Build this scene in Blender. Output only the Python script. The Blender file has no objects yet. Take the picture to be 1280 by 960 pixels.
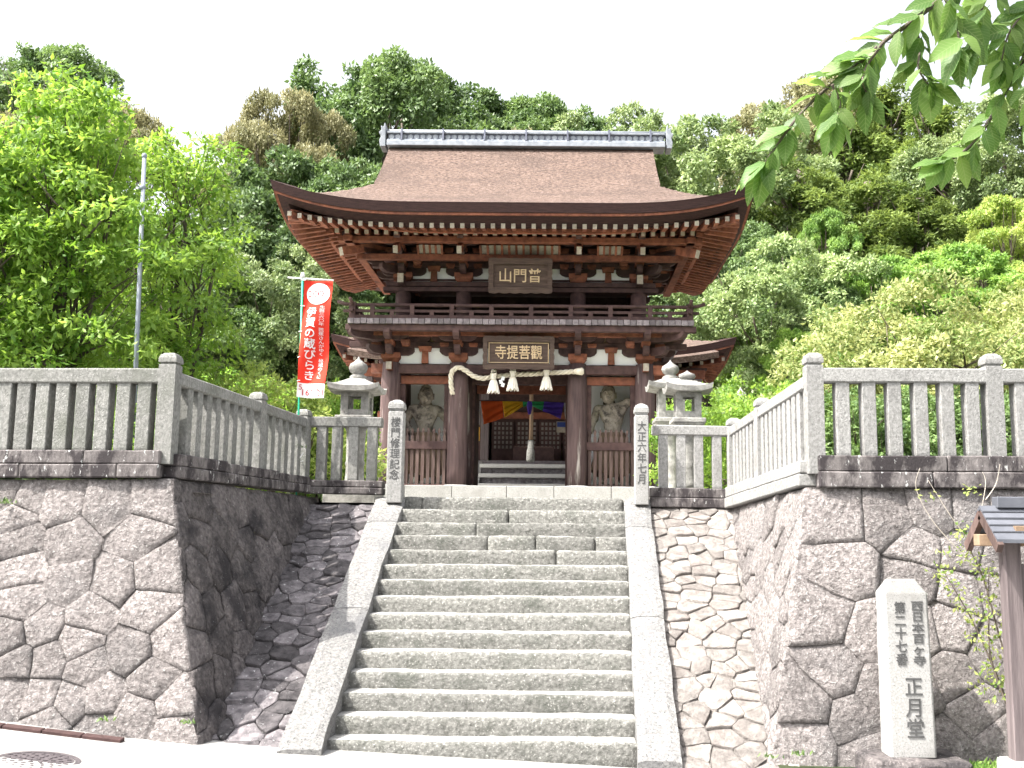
import bpy, bmesh, math, random
import numpy as np
from mathutils import Vector, Matrix, noise
from math import radians, sin, cos, pi, atan2, sqrt

# ------------------------------------------------------------------ camera, sky, sun, exposure
SC = bpy.context.scene
C = SC.collection
EZ = 2.1
FPX = 1300.0
CXP, CYP = 700.0, 480.0
PITCH = math.atan((665 - 480) / FPX)
ROLL = 0.008
RC = Matrix.Rotation(pi / 2 + PITCH, 3, 'X') @ Matrix.Rotation(ROLL, 3, 'Z')
cam_d = bpy.data.cameras.new('camera')
cam = bpy.data.objects.new('camera', cam_d)
C.objects.link(cam)
cam.location = (0, 0, EZ)
cam.rotation_euler = RC.to_euler()
cam_d.sensor_width = 36
cam_d.lens = FPX / 1280 * 36
cam_d.shift_x = -(CXP - 640) / 1280
cam_d.clip_start = 0.05
cam_d.clip_end = 2000
SC.camera = cam
SUNV = Vector((-0.51, -0.27, 0.82)).normalized()
w = bpy.data.worlds.new('World')
SC.world = w
w.use_nodes = True
nt = w.node_tree
sky_n = nt.nodes.new('ShaderNodeTexSky')
sky_n.sky_type = 'NISHITA'
sky_n.sun_disc = False
sky_n.sun_elevation = math.asin(SUNV.z)
sky_n.sun_rotation = atan2(SUNV.x, SUNV.y)
sky_n.air_density = 1.0
sky_n.dust_density = 6.0
sky_n.ozone_density = 1.0
bg = nt.nodes['Background']
hsn = nt.nodes.new('ShaderNodeHueSaturation')   # thin white summer haze: the same sky, nearly colourless
hsn.inputs['Saturation'].default_value = 0.22
hsn.inputs['Value'].default_value = 1.6
nt.links.new(sky_n.outputs[0], hsn.inputs['Color'])
nt.links.new(hsn.outputs[0], bg.inputs[0])
bg.inputs[1].default_value = 0.13
sl = bpy.data.lights.new('sun', 'SUN')
sl.energy = 4.6
sl.angle = radians(0.5)
sl.color = (1.0, 0.955, 0.88)
sun = bpy.data.objects.new('sun', sl)
C.objects.link(sun)
sun.rotation_euler = SUNV.to_track_quat('Z', 'Y').to_euler()
sun.location = SUNV * 80
SC.view_settings.view_transform = 'Standard'
SC.view_settings.look = 'None'
SC.view_settings.gamma = 1
SC.view_settings.exposure = 1.22
SC.view_settings.use_curve_mapping = False
SC.render.engine = 'CYCLES'
SC.cycles.use_denoising = True
SC.cycles.max_bounces = 8
SC.cycles.transparent_max_bounces = 8

# ------------------------------------------------------------------ measuring helpers (survey of the place)
def ray(px, py):
    return RC @ Vector(((px - CXP) / FPX, -(py - CYP) / FPX, -1))
def P(px, py, D):
    d = ray(px, py)
    return Vector((0, 0, EZ)) + d * (D / d.y)
def onplane(px, py, O, N):
    d = ray(px, py)
    o = Vector((0, 0, EZ))
    return o + d * ((O - o).dot(N) / d.dot(N))
def ZA(py, D, px=646):
    return P(px, py, D).z
def XA(px, D, py=500):
    return P(px, py, D).x

R = random.Random(7)
WL = {}
def link(o, parent, loc):
    C.objects.link(o)
    WL[o.name] = Vector(loc)
    if parent is not None:
        o.parent = parent
        o.location = Vector(loc) - WL[parent.name]
    else:
        o.location = Vector(loc)
    return o
def tag(o, label=None, cat=None, group=None, kind=None):
    if label: o['label'] = label
    if cat: o['category'] = cat
    if group: o['group'] = group
    if kind: o['kind'] = kind
    return o
def thing(name, label, cat, loc, group=None):
    o = bpy.data.objects.new(name, None)
    o.empty_display_size = 0.2
    link(o, None, loc)
    return tag(o, label, cat, group)
def put(name, mesh, parent, loc, rot=None, scale=None):
    o = bpy.data.objects.new(name, mesh)
    link(o, parent, loc)
    if rot is not None:
        o.rotation_euler = rot.to_euler() if isinstance(rot, Matrix) else rot
    if scale is not None: o.scale = scale
    return o

class MB:
    def __init__(s):
        s.v = []; s.f = []; s.m = []
    def add(s, vs, fs, mi=0):
        b = len(s.v)
        s.v += [Vector(x) for x in vs]
        for k, f in enumerate(fs):
            s.f.append([b + i for i in f])
            s.m.append(mi[k] if isinstance(mi, list) else mi)
        return s
    def box(s, c, size, rot=None, mi=0, top=1.0, topy=None):
        x, y, z = (q / 2 for q in size)
        ty = top if topy is None else topy
        vs = [Vector((-x, -y, -z)), Vector((x, -y, -z)), Vector((x, y, -z)), Vector((-x, y, -z)),
              Vector((-x * top, -y * ty, z)), Vector((x * top, -y * ty, z)), Vector((x * top, y * ty, z)), Vector((-x * top, y * ty, z))]
        if rot is not None: vs = [rot @ q for q in vs]
        c = Vector(c)
        return s.add([q + c for q in vs], [(3, 2, 1, 0), (4, 5, 6, 7), (0, 1, 5, 4), (1, 2, 6, 5), (2, 3, 7, 6), (3, 0, 4, 7)], mi)
    def bb(s, x0, x1, y0, y1, z0, z1, mi=0):
        return s.box(((x0 + x1) / 2, (y0 + y1) / 2, (z0 + z1) / 2), (abs(x1 - x0), abs(y1 - y0), abs(z1 - z0)), None, mi)
    def beam(s, a, b, wd, ht, mi=0, up=Vector((0, 0, 1)), endmi=None):
        a = Vector(a); b = Vector(b)
        d = (b - a).normalized()
        sd = d.cross(up).normalized()
        u = sd.cross(d).normalized()
        vs = []
        for p in (a, b):
            for (i, j) in ((-1, -1), (1, -1), (1, 1), (-1, 1)):
                vs.append(p + sd * (i * wd / 2) + u * (j * ht / 2))
        e = mi if endmi is None else endmi
        return s.add(vs, [(0, 1, 2, 3), (7, 6, 5, 4), (1, 0, 4, 5), (2, 1, 5, 6), (3, 2, 6, 7), (0, 3, 7, 4)], [e, mi, mi, mi, mi, mi])
    def tube(s, pts, rad, seg=8, mi=0, cap=True):
        pts = [Vector(p) for p in pts]
        if not isinstance(rad, (list, tuple)): rad = [rad] * len(pts)
        ring = []
        t0 = (pts[1] - pts[0]).normalized()
        u = t0.orthogonal().normalized()
        for i, p in enumerate(pts):
            t = (pts[min(i + 1, len(pts) - 1)] - pts[max(i - 1, 0)]).normalized()
            u = (u - t * u.dot(t)).normalized()
            v = t.cross(u)
            ring.append([p + (u * cos(2 * pi * k / seg) + v * sin(2 * pi * k / seg)) * rad[i] for k in range(seg)])
        vs = [q for r in ring for q in r]
        fs = []
        for i in range(len(pts) - 1):
            for k in range(seg):
                a = i * seg + k; b = i * seg + (k + 1) % seg
                fs.append((a, b, b + seg, a + seg))
        if cap:
            fs.append(tuple(range(seg - 1, -1, -1)))
            fs.append(tuple((len(pts) - 1) * seg + k for k in range(seg)))
        return s.add(vs, fs, mi)
    def lathe(s, prof, c=(0, 0, 0), seg=16, mi=0, rot0=0.0):
        c = Vector(c)
        vs = []; fs = []
        for r, z in prof:
            for k in range(seg):
                a = 2 * pi * k / seg + rot0
                vs.append(c + Vector((r * cos(a), r * sin(a), z)))
        for i in range(len(prof) - 1):
            for k in range(seg):
                a = i * seg + k; b = i * seg + (k + 1) % seg
                fs.append((a, b, b + seg, a + seg))
        fs.append(tuple(range(seg - 1, -1, -1)))
        fs.append(tuple((len(prof) - 1) * seg + k for k in range(seg)))
        return s.add(vs, fs, mi)
    def prism(s, poly, t, axis='Y', c=(0, 0, 0), mi=0):
        c = Vector(c); n = len(poly)
        def mp(p, q):
            if axis == 'Y': return c + Vector((p[0], q, p[1]))
            if axis == 'X': return c + Vector((q, p[0], p[1]))
            return c + Vector((p[0], p[1], q))
        vs = [mp(p, -t / 2) for p in poly] + [mp(p, t / 2) for p in poly]
        fs = [tuple(range(n)), tuple(range(2 * n - 1, n - 1, -1))]
        for i in range(n):
            j = (i + 1) % n
            fs.append((j, i, i + n, j + n))
        return s.add(vs, fs, mi)
    def grid(s, fn, nu, nv, mi=0, flip=False):
        vs = [fn(i / nu, j / nv) for j in range(nv + 1) for i in range(nu + 1)]
        fs = []
        for j in range(nv):
            for i in range(nu):
                a = j * (nu + 1) + i
                q = (a, a + 1, a + nu + 2, a + nu + 1)
                fs.append(q[::-1] if flip else q)
        return s.add(vs, fs, mi)
    def mesh(s, name, mats, origin=None, bevel=0, smooth=False):
        if origin is None:
            mn = [min(v[k] for v in s.v) for k in range(3)]
            mx = [max(v[k] for v in s.v) for k in range(3)]
            origin = Vector(((mn[0] + mx[0]) / 2, (mn[1] + mx[1]) / 2, mn[2]))
        origin = Vector(origin)
        me = bpy.data.meshes.new(name)
        me.from_pydata([v - origin for v in s.v], [], s.f)
        if not isinstance(mats, (list, tuple)): mats = [mats]
        for m in mats: me.materials.append(m)
        me.polygons.foreach_set('material_index', s.m)
        bm = bmesh.new(); bm.from_mesh(me)
        bmesh.ops.recalc_face_normals(bm, faces=bm.faces[:])
        if bevel > 0:
            bmesh.ops.bevel(bm, geom=bm.edges[:], offset=bevel, segments=1, affect='EDGES', clamp_overlap=True)
        bm.to_mesh(me); bm.free()
        if smooth: me.polygons.foreach_set('use_smooth', [True] * len(me.polygons))
        me.update()
        return me, origin
    def build(s, name, mats, parent=None, bevel=0, smooth=False, origin=None):
        me, o = s.mesh(name, mats, origin, bevel, smooth)
        return put(name, me, parent, o)

# ------------------------------------------------------------------ materials
def lin(c):
    return tuple(c) + (1,)
def mat(name, c1, c2, scale=6.0, detail=5.0, rough=0.85, bump=0.3, bscale=30.0, bdist=0.02, c3=None, s3=1.5, t3=(0.5, 0.65),
        c4=None, s4=9.0, t4=(0.66, 0.7), stretch=(1, 1, 1), rnd=0.12, spec=0.3, ramp=(0.3, 0.7), world=False, vor=None):
    m = bpy.data.materials.new(name); m.use_nodes = True
    n = m.node_tree.nodes; l = m.node_tree.links
    b = n['Principled BSDF']
    b.inputs['Roughness'].default_value = rough
    b.inputs['Specular IOR Level'].default_value = spec
    tc = n.new('ShaderNodeTexCoord'); oi = n.new('ShaderNodeObjectInfo')
    mp = n.new('ShaderNodeMapping')
    mp.inputs['Scale'].default_value = stretch
    if world:
        ge = n.new('ShaderNodeNewGeometry'); l.new(ge.outputs['Position'], mp.inputs[0])
    else:
        l.new(tc.outputs['Object'], mp.inputs[0])
        mu = n.new('ShaderNodeMath'); mu.operation = 'MULTIPLY'; mu.inputs[1].default_value = 37.0
        l.new(oi.outputs['Random'], mu.inputs[0]); l.new(mu.outputs[0], mp.inputs['Location'])
    def nz(sc, de, ro=0.6):
        t = n.new('ShaderNodeTexNoise'); t.inputs['Scale'].default_value = sc; t.inputs['Detail'].default_value = de
        t.inputs['Roughness'].default_value = ro
        l.new(mp.outputs[0], t.inputs['Vector']); return t
    t1 = nz(scale, detail)
    r1 = n.new('ShaderNodeValToRGB')
    r1.color_ramp.elements[0].position = ramp[0]; r1.color_ramp.elements[1].position = ramp[1]
    r1.color_ramp.elements[0].color = lin(c1); r1.color_ramp.elements[1].color = lin(c2)
    l.new(t1.outputs['Fac'], r1.inputs[0]); col = r1.outputs[0]
    for (cc, ss, tt) in ((c3, s3, t3), (c4, s4, t4)):
        if cc is None: continue
        t = nz(ss, 6, 0.65)
        rr = n.new('ShaderNodeMapRange'); rr.inputs[1].default_value = tt[0]; rr.inputs[2].default_value = tt[1]
        l.new(t.outputs['Fac'], rr.inputs[0])
        mx = n.new('ShaderNodeMix'); mx.data_type = 'RGBA'
        l.new(rr.outputs[0], mx.inputs[0]); l.new(col, mx.inputs[6]); mx.inputs[7].default_value = lin(cc); col = mx.outputs[2]
    if rnd > 0:
        mr = n.new('ShaderNodeMapRange'); mr.inputs[3].default_value = 1 - rnd; mr.inputs[4].default_value = 1 + rnd
        l.new(oi.outputs['Random'], mr.inputs[0])
        hs = n.new('ShaderNodeHueSaturation'); l.new(mr.outputs[0], hs.inputs['Value']); l.new(col, hs.inputs['Color']); col = hs.outputs[0]
    l.new(col, b.inputs['Base Color'])
    if bump > 0:
        t2 = nz(bscale, 5, 0.7)
        bp = n.new('ShaderNodeBump'); bp.inputs['Strength'].default_value = bump; bp.inputs['Distance'].default_value = bdist
        src = t2.outputs['Fac']
        if vor:
            vo = n.new('ShaderNodeTexVoronoi'); vo.inputs['Scale'].default_value = vor
            l.new(mp.outputs[0], vo.inputs['Vector'])
            ad = n.new('ShaderNodeMath'); ad.operation = 'ADD'
            l.new(t2.outputs['Fac'], ad.inputs[0]); l.new(vo.outputs['Distance'], ad.inputs[1]); src = ad.outputs[0]
        l.new(src, bp.inputs['Height']); l.new(bp.outputs[0], b.inputs['Normal'])
    return m
def leafmat(name, ca, cb, trans=0.35, gloss=0.25, rnd=0.15, veins=False):
    m = bpy.data.materials.new(name); m.use_nodes = True
    n = m.node_tree.nodes; l = m.node_tree.links
    b = n['Principled BSDF']; out = n['Material Output']
    at = n.new('ShaderNodeAttribute'); at.attribute_name = 'rnd'
    rp = n.new('ShaderNodeValToRGB')
    rp.color_ramp.elements[0].color = lin(ca); rp.color_ramp.elements[1].color = lin(cb)
    l.new(at.outputs['Fac'], rp.inputs[0])
    oi = n.new('ShaderNodeObjectInfo')
    mr = n.new('ShaderNodeMapRange'); mr.inputs[3].default_value = 1 - rnd; mr.inputs[4].default_value = 1 + rnd
    l.new(oi.outputs['Random'], mr.inputs[0])
    hs = n.new('ShaderNodeHueSaturation'); l.new(mr.outputs[0], hs.inputs['Value']); l.new(rp.outputs[0], hs.inputs['Color'])
    if veins:   # pale midrib and side veins
        tc = n.new('ShaderNodeTexCoord'); sp = n.new('ShaderNodeSeparateXYZ'); l.new(tc.outputs['Object'], sp.inputs[0])
        def mth(op, a, b_=None):
            q = n.new('ShaderNodeMath'); q.operation = op
            for k_, v_ in enumerate((a, b_)):
                if v_ is None: continue
                if isinstance(v_, (int, float)): q.inputs[k_].default_value = v_
                else: l.new(v_, q.inputs[k_])
            return q.outputs[0]
        ay = mth('ABSOLUTE', sp.outputs['Y'])
        ph = mth('FRACT', mth('MULTIPLY', mth('SUBTRACT', sp.outputs['X'], mth('MULTIPLY', ay, 0.9)), 9.0))
        vein = mth('MAXIMUM', mth('LESS_THAN', ph, 0.16), mth('LESS_THAN', ay, 0.012))
        vm = n.new('ShaderNodeMix'); vm.data_type = 'RGBA'
        l.new(mth('MULTIPLY', vein, 0.35), vm.inputs[0]); l.new(hs.outputs[0], vm.inputs[6]); vm.inputs[7].default_value = (.34, .42, .18, 1)
        class _O: pass
        hs = _O(); hs.outputs = [vm.outputs[2]]
    l.new(hs.outputs[0], b.inputs['Base Color'])
    b.inputs['Roughness'].default_value = 0.5
    b.inputs['Specular IOR Level'].default_value = gloss
    tr = n.new('ShaderNodeBsdfTranslucent')
    h2 = n.new('ShaderNodeHueSaturation'); h2.inputs['Hue'].default_value = 0.485; h2.inputs['Saturation'].default_value = 1.1; h2.inputs['Value'].default_value = 1.5
    l.new(hs.outputs[0], h2.inputs['Color']); l.new(h2.outputs[0], tr.inputs['Color'])
    mx = n.new('ShaderNodeMixShader'); mx.inputs[0].default_value = trans
    l.new(b.outputs[0], mx.inputs[1]); l.new(tr.outputs[0], mx.inputs[2]); l.new(mx.outputs[0], out.inputs[0])
    return m

G = {}
G['pale2'] = mat('bright step granite', (.46, .455, .44), (.60, .59, .57), scale=40, rough=.9, bump=.4, bscale=50, bdist=.01)  # lighter than the white granite; sun on the hall steps put into it
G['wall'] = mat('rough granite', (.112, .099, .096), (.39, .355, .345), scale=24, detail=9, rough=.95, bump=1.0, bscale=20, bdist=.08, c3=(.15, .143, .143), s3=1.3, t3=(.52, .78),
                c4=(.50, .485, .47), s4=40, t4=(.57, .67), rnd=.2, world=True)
G['wall_dark'] = mat('weathered shade-dark granite', (.085, .075, .076), (.27, .242, .236), scale=22, detail=8, rough=.95, bump=1.0, bscale=20, bdist=.09, c3=(.055, .05, .053), s3=2.2, t3=(.46, .62),
                c4=(.50, .50, .49), s4=34, t4=(.65, .70), rnd=.2, world=True)  # darker copy of the wall granite, side face's shade put into its colour
G['slab_dark'] = mat('shade-dark flagstone', (.05, .046, .05), (.20, .183, .19), scale=10, detail=8, rough=.92, bump=.9, bscale=12, bdist=.05, c4=(.46, .46, .46), s4=22, t4=(.62, .69), rnd=.6)  # dark copy of the pale flagstone, with shade put into the colour
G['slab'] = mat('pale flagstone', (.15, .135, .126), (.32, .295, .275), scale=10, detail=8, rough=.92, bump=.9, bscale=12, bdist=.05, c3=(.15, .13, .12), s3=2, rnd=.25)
G['tread'] = mat('sunlit worn tread granite', (.24, .235, .225), (.40, .395, .38), scale=24, detail=8, rough=.92, bump=.6, bscale=30, bdist=.02, c4=(.2, .2, .19), s4=44, t4=(.62, .70), rnd=.08, world=True)  # paler than the risers: besides wear, sunlit tread edges are put into it
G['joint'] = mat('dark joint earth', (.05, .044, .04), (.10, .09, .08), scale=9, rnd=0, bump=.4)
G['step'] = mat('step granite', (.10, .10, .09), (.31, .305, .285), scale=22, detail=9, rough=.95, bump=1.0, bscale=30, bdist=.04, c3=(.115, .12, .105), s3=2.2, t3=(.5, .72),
                c4=(.50, .49, .46), s4=44, t4=(.60, .67), rnd=.14, world=True)
G['border'] = mat('border granite', (.12, .118, .117), (.31, .305, .295), scale=30, detail=8, rough=.92, bump=.8, bscale=34, bdist=.03, c3=(.16, .16, .165), s3=1.6, t3=(.5, .72),
                c4=(.075, .075, .077), s4=46, t4=(.56, .64), rnd=.08)
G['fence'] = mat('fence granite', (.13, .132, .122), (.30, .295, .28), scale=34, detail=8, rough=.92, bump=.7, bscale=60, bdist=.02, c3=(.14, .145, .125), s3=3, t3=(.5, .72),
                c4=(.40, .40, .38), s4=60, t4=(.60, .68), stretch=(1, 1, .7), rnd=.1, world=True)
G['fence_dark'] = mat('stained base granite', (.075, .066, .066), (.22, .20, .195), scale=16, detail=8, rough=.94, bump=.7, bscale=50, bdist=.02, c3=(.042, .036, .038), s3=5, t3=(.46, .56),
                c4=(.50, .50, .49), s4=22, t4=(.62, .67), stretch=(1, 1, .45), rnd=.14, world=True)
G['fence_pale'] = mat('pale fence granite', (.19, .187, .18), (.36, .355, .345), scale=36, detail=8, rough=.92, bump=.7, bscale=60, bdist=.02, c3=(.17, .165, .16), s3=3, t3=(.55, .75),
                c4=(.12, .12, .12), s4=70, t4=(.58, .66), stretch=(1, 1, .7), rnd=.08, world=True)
G['pale'] = mat('white granite', (.24, .237, .23), (.37, .365, .355), scale=60, rough=.85, bump=.25, bscale=80, bdist=.006, c4=(.13, .13, .13), s4=70, t4=(.58, .65), c3=(.22, .215, .205), s3=1.6, t3=(.5, .7), rnd=.05)
G['lantern'] = mat('lantern stone', (.18, .177, .165), (.37, .362, .34), scale=14, rough=.92, bump=.6, bscale=40, bdist=.02, c3=(.13, .125, .12), s3=3, t3=(.5, .68), c4=(.6, .6, .57), s4=26, t4=(.67, .72))
G['carve'] = mat('carved black lettering', (.05, .05, .05), (.09, .09, .09), bump=0, rnd=0)
G['road'] = mat('pale road concrete', (.23, .226, .22), (.31, .305, .295), scale=3, rough=.9, bump=.25, bscale=120, bdist=.008, c3=(.19, .187, .182), s3=.7, t3=(.52, .75), rnd=0, world=True)
G['kerb'] = mat('red brown kerb', (.04, .022, .021), (.075, .042, .04), scale=12, bump=.4)
G['soil'] = mat('pale sandy gravel', (.38, .36, .32), (.52, .50, .46), scale=5, bump=.4, rnd=0, world=True)
G['hill'] = mat('forest floor', (.02, .03, .012), (.05, .06, .025), scale=2, bump=.5, rnd=0, world=True)
G['iron'] = mat('cast iron', (.05, .043, .048), (.11, .095, .1), scale=30, rough=.6, bump=.3, rnd=0)
wst = dict(scale=7, rough=.75, bump=.4, bscale=14, bdist=.012)
G['wood_dark'] = mat('dark weathered timber', (.043, .023, .023), (.10, .057, .052), stretch=(1, 1, 1), rnd=.22, **wst)
G['wood_red'] = mat('red ochre timber', (.13, .045, .028), (.30, .112, .065), rnd=.25, c3=(.07, .03, .024), s3=3, t3=(.52, .72), **wst)
G['wood_col'] = mat('weathered column timber', (.05, .031, .032), (.12, .078, .074), scale=6, rough=.75, bump=.5, bscale=10, bdist=.015, stretch=(3, 3, .25), c3=(.40, .36, .33), s3=2.2, t3=(.60, .70), rnd=.12)
G['wood_brown'] = mat('brown picket timber', (.06, .037, .033), (.14, .095, .083), scale=6, rough=.8, bump=.4, bscale=12, stretch=(3, 3, .4), rnd=.25)
G['wood_grey'] = mat('grey post timber', (.085, .068, .07), (.17, .14, .14), scale=5, rough=.8, bump=.4, bscale=14, stretch=(4, 4, .3), rnd=.06)
G['wood_tan'] = mat('tan timber', (.20, .135, .09), (.32, .225, .15), rnd=.15, **wst)
G['board_end'] = mat('grey board ends', (.13, .11, .12), (.24, .21, .22), scale=14, rnd=.3, bump=.3)
G['cream'] = mat('cream painted end grain', (.26, .22, .18), (.40, .36, .30), scale=20, rnd=.2, bump=.2)
G['plaster'] = mat('white plaster', (.82, .82, .83), (.88, .88, .88), scale=3, rough=.9, bump=.05, rnd=.02)
G['plaster_grey'] = mat('old grey plaster', (.50, .51, .52), (.64, .65, .66), scale=3, rough=.9, bump=.08, rnd=.02)
G['bark'] = mat('cypress bark thatch', (.075, .051, .041), (.235, .165, .135), scale=13, detail=8, rough=.95, bump=1.0, bscale=12, bdist=.09, stretch=(1, 1.6, 1.6), c3=(.11, .078, .065), s3=.9, t3=(.45, .7),
                c4=(.30, .23, .205), s4=15, t4=(.57, .68), rnd=0, ramp=(.35, .62), world=True)
G['bark_edge'] = mat('shade-dark eave edge', (.020, .009, .009), (.048, .022, .020), scale=6, rough=.9, bump=.6, bscale=20, stretch=(1, 1, 8), rnd=0, world=True)
G['tile'] = mat('grey roof tile', (.16, .18, .21), (.30, .32, .35), scale=8, rough=.5, bump=.1, rnd=.12, spec=.5)
G['tile_dark'] = mat('dark blue tile', (.09, .10, .14), (.16, .17, .22), scale=8, rough=.5, bump=.1, rnd=.1, spec=.5)
G['statue'] = mat('weathered statue wood', (.22, .19, .15), (.48, .42, .35), scale=9, rough=.85, bump=.6, bscale=24, bdist=.02, c3=(.10, .085, .075), s3=6, t3=(.5, .62), rnd=.08)
G['statue_cloth'] = mat('statue skirt wood', (.12, .085, .06), (.26, .185, .13), scale=8, rough=.85, bump=.6, bscale=18, stretch=(3, 3, .6))
G['straw'] = mat('rice straw', (.50, .44, .34), (.74, .69, .58), scale=14, rough=.9, bump=.5, bscale=60, bdist=.01, rnd=.06)
G['straw_pale'] = mat('pale hemp tassel', (.66, .60, .52), (.80, .76, .70), scale=20, rough=.9, bump=.5, bscale=70, bdist=.01, stretch=(4, 4, .5))
G['paper'] = mat('white paper', (.78, .78, .78), (.84, .84, .84), bump=0)
G['gilt'] = mat('worn gilt lettering', (.45, .32, .18), (.62, .48, .32), scale=30, rough=.6, bump=0, rnd=0)
G['plaque'] = mat('plaque timber', (.05, .033, .027), (.11, .074, .06), scale=5, rough=.8, bump=.4, bscale=12, stretch=(.5, 1, 5), rnd=.1)
def cloth(name, c):
    return mat(name, tuple(q * .85 for q in c), c, scale=5, rough=.9, bump=.1, bscale=200, rnd=0)
G['c_white'] = cloth('white cloth', (.8, .8, .8)); G['c_red'] = cloth('red orange cloth', (.80, .13, .03)); G['c_yellow'] = cloth('yellow cloth', (.85, .50, .03))
G['c_green'] = cloth('green cloth', (.05, .45, .16)); G['c_purple'] = cloth('violet cloth', (.11, .06, .48))
G['banner_red'] = cloth('red banner cloth', (.74, .045, .025)); G['banner_white'] = cloth('banner white', (.82, .81, .80)); G['ink_red'] = cloth('red print', (.42, .025, .035))
G['green_pole'] = mat('green plastic pole', (.02, .34, .20), (.03, .42, .25), bump=0, rough=.4, spec=.5)
G['white_pl'] = mat('white plastic', (.75, .75, .73), (.8, .8, .78), bump=0, rough=.4, spec=.5)
G['steel'] = mat('galvanised steel', (.20, .23, .28), (.28, .31, .36), scale=8, bump=.05, rough=.5, spec=.5, rnd=0)
G['metal_roof'] = mat('grey metal roofing', (.075, .08, .095), (.12, .125, .145), scale=5, bump=.05, rough=.45, spec=.5)
G['blue_print'] = mat('blue print', (.03, .05, .2), (.04, .07, .25), bump=0, rnd=0)
G['shoji'] = mat('dim lattice paper', (.30, .28, .26), (.42, .40, .37), bump=0, rnd=0)
G['trunk'] = mat('tree bark', (.07, .055, .045), (.17, .14, .115), scale=10, bump=.8, bscale=20, bdist=.03, stretch=(1, 1, .3), rnd=.15)
G['pale_twig'] = mat('pale dry twig', (.38, .34, .29), (.52, .47, .4), bump=.2)
L = {}
L['evergreen'] = leafmat('evergreen leaf', (0.043, 0.092, 0.027), (0.213, 0.319, 0.106), .32, .5)
L['blue'] = leafmat('deep green leaf', (0.041, 0.086, 0.028), (0.185, 0.274, 0.099), .3, .5)
L['olive'] = leafmat('olive leaf', (0.121, 0.128, 0.054), (0.325, 0.308, 0.168), .3, .3)
L['pale'] = leafmat('pale blossom leaf', (0.162, 0.176, 0.068), (0.493, 0.470, 0.291), .35, .3)
L['silver'] = leafmat('silvery green leaf', (0.068, 0.128, 0.038), (0.403, 0.493, 0.224), .3, .5)
L['cedar'] = leafmat('cedar needle', (0.068, 0.121, 0.030), (0.280, 0.364, 0.106), .32, .2)
L['spring'] = leafmat('spring green leaf', (0.074, 0.182, 0.024), (0.358, 0.515, 0.123), .48, .35)
L['light'] = leafmat('light green leaf', (0.074, 0.176, 0.032), (0.325, 0.470, 0.134), .4, .3)
L['yellow'] = leafmat('yellow green leaf', (0.121, 0.223, 0.041), (0.470, 0.526, 0.179), .42, .3)
L['azalea'] = leafmat('azalea leaf', (0.074, 0.169, 0.024), (0.650, 0.660, 0.314), .36, .3)
L['cherry'] = leafmat('cherry leaf', (0.068, 0.155, 0.035), (0.224, 0.347, 0.095), .5, .45, rnd=.25, veins=True)

# ------------------------------------------------------------------ geometry helpers
def fbm(p, f=1.0, o=4):
    return noise.fractal(Vector(p) * f, 1.0, 2.0, o)
def rough_box(size, seg, r, amp, freq, seed):
    co = []
    for s_, n_ in zip(size, seg):
        h = s_ / 2
        rr = min(r, h * .45)
        if n_ <= 1: co.append([-h, h])
        else:
            inner = [-h + rr + (2 * h - 2 * rr) * i / (n_ - 2) for i in range(n_ - 1)] if n_ > 2 else [0]
            co.append([-h] + inner + [h])
    nx, ny, nz = (len(c) - 1 for c in co)
    idx = {}; vs = []
    off = Vector((seed * 3.7, seed * 1.3, seed * 2.1))
    def vid(i, j, k):
        if (i, j, k) in idx: return idx[(i, j, k)]
        p = Vector((co[0][i], co[1][j], co[2][k]))
        ex = [(-1 if q == 0 else 1 if q == n_ else 0) for q, n_ in ((i, nx), (j, ny), (k, nz))]
        ne = sum(1 for e in ex if e)
        if ne >= 2:
            for a in range(3): p[a] -= ex[a] * min(r, size[a] * .2) * .45
        d = noise.noise_vector((p + off) * freq) * amp + noise.noise_vector((p + off) * freq * 3.1) * amp * .45
        idx[(i, j, k)] = len(vs); vs.append(p + d); return idx[(i, j, k)]
    fs = []
    for i in range(nx):
        for j in range(ny):
            fs.append((vid(i, j, 0), vid(i, j + 1, 0), vid(i + 1, j + 1, 0), vid(i + 1, j, 0)))
            fs.append((vid(i, j, nz), vid(i + 1, j, nz), vid(i + 1, j + 1, nz), vid(i, j + 1, nz)))
    for i in range(nx):
        for k in range(nz):
            fs.append((vid(i, 0, k), vid(i + 1, 0, k), vid(i + 1, 0, k + 1), vid(i, 0, k + 1)))
            fs.append((vid(i, ny, k), vid(i, ny, k + 1), vid(i + 1, ny, k + 1), vid(i + 1, ny, k)))
    for j in range(ny):
        for k in range(nz):
            fs.append((vid(0, j, k), vid(0, j, k + 1), vid(0, j + 1, k + 1), vid(0, j + 1, k)))
            fs.append((vid(nx, j, k), vid(nx, j + 1, k), vid(nx, j + 1, k + 1), vid(nx, j, k + 1)))
    return vs, fs
def clip_poly(poly, p, n):
    out = []
    m = len(poly)
    for i in range(m):
        a = poly[i]; b = poly[(i + 1) % m]
        da = (a[0] - p[0]) * n[0] + (a[1] - p[1]) * n[1]
        db = (b[0] - p[0]) * n[0] + (b[1] - p[1]) * n[1]
        if da <= 0: out.append(a)
        if (da < 0 < db) or (db < 0 < da):
            t = da / (da - db)
            out.append((a[0] + (b[0] - a[0]) * t, a[1] + (b[1] - a[1]) * t))
    return out
def area2(poly):
    return sum(poly[i][0] * poly[(i + 1) % len(poly)][1] - poly[(i + 1) % len(poly)][0] * poly[i][1] for i in range(len(poly))) / 2
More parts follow.
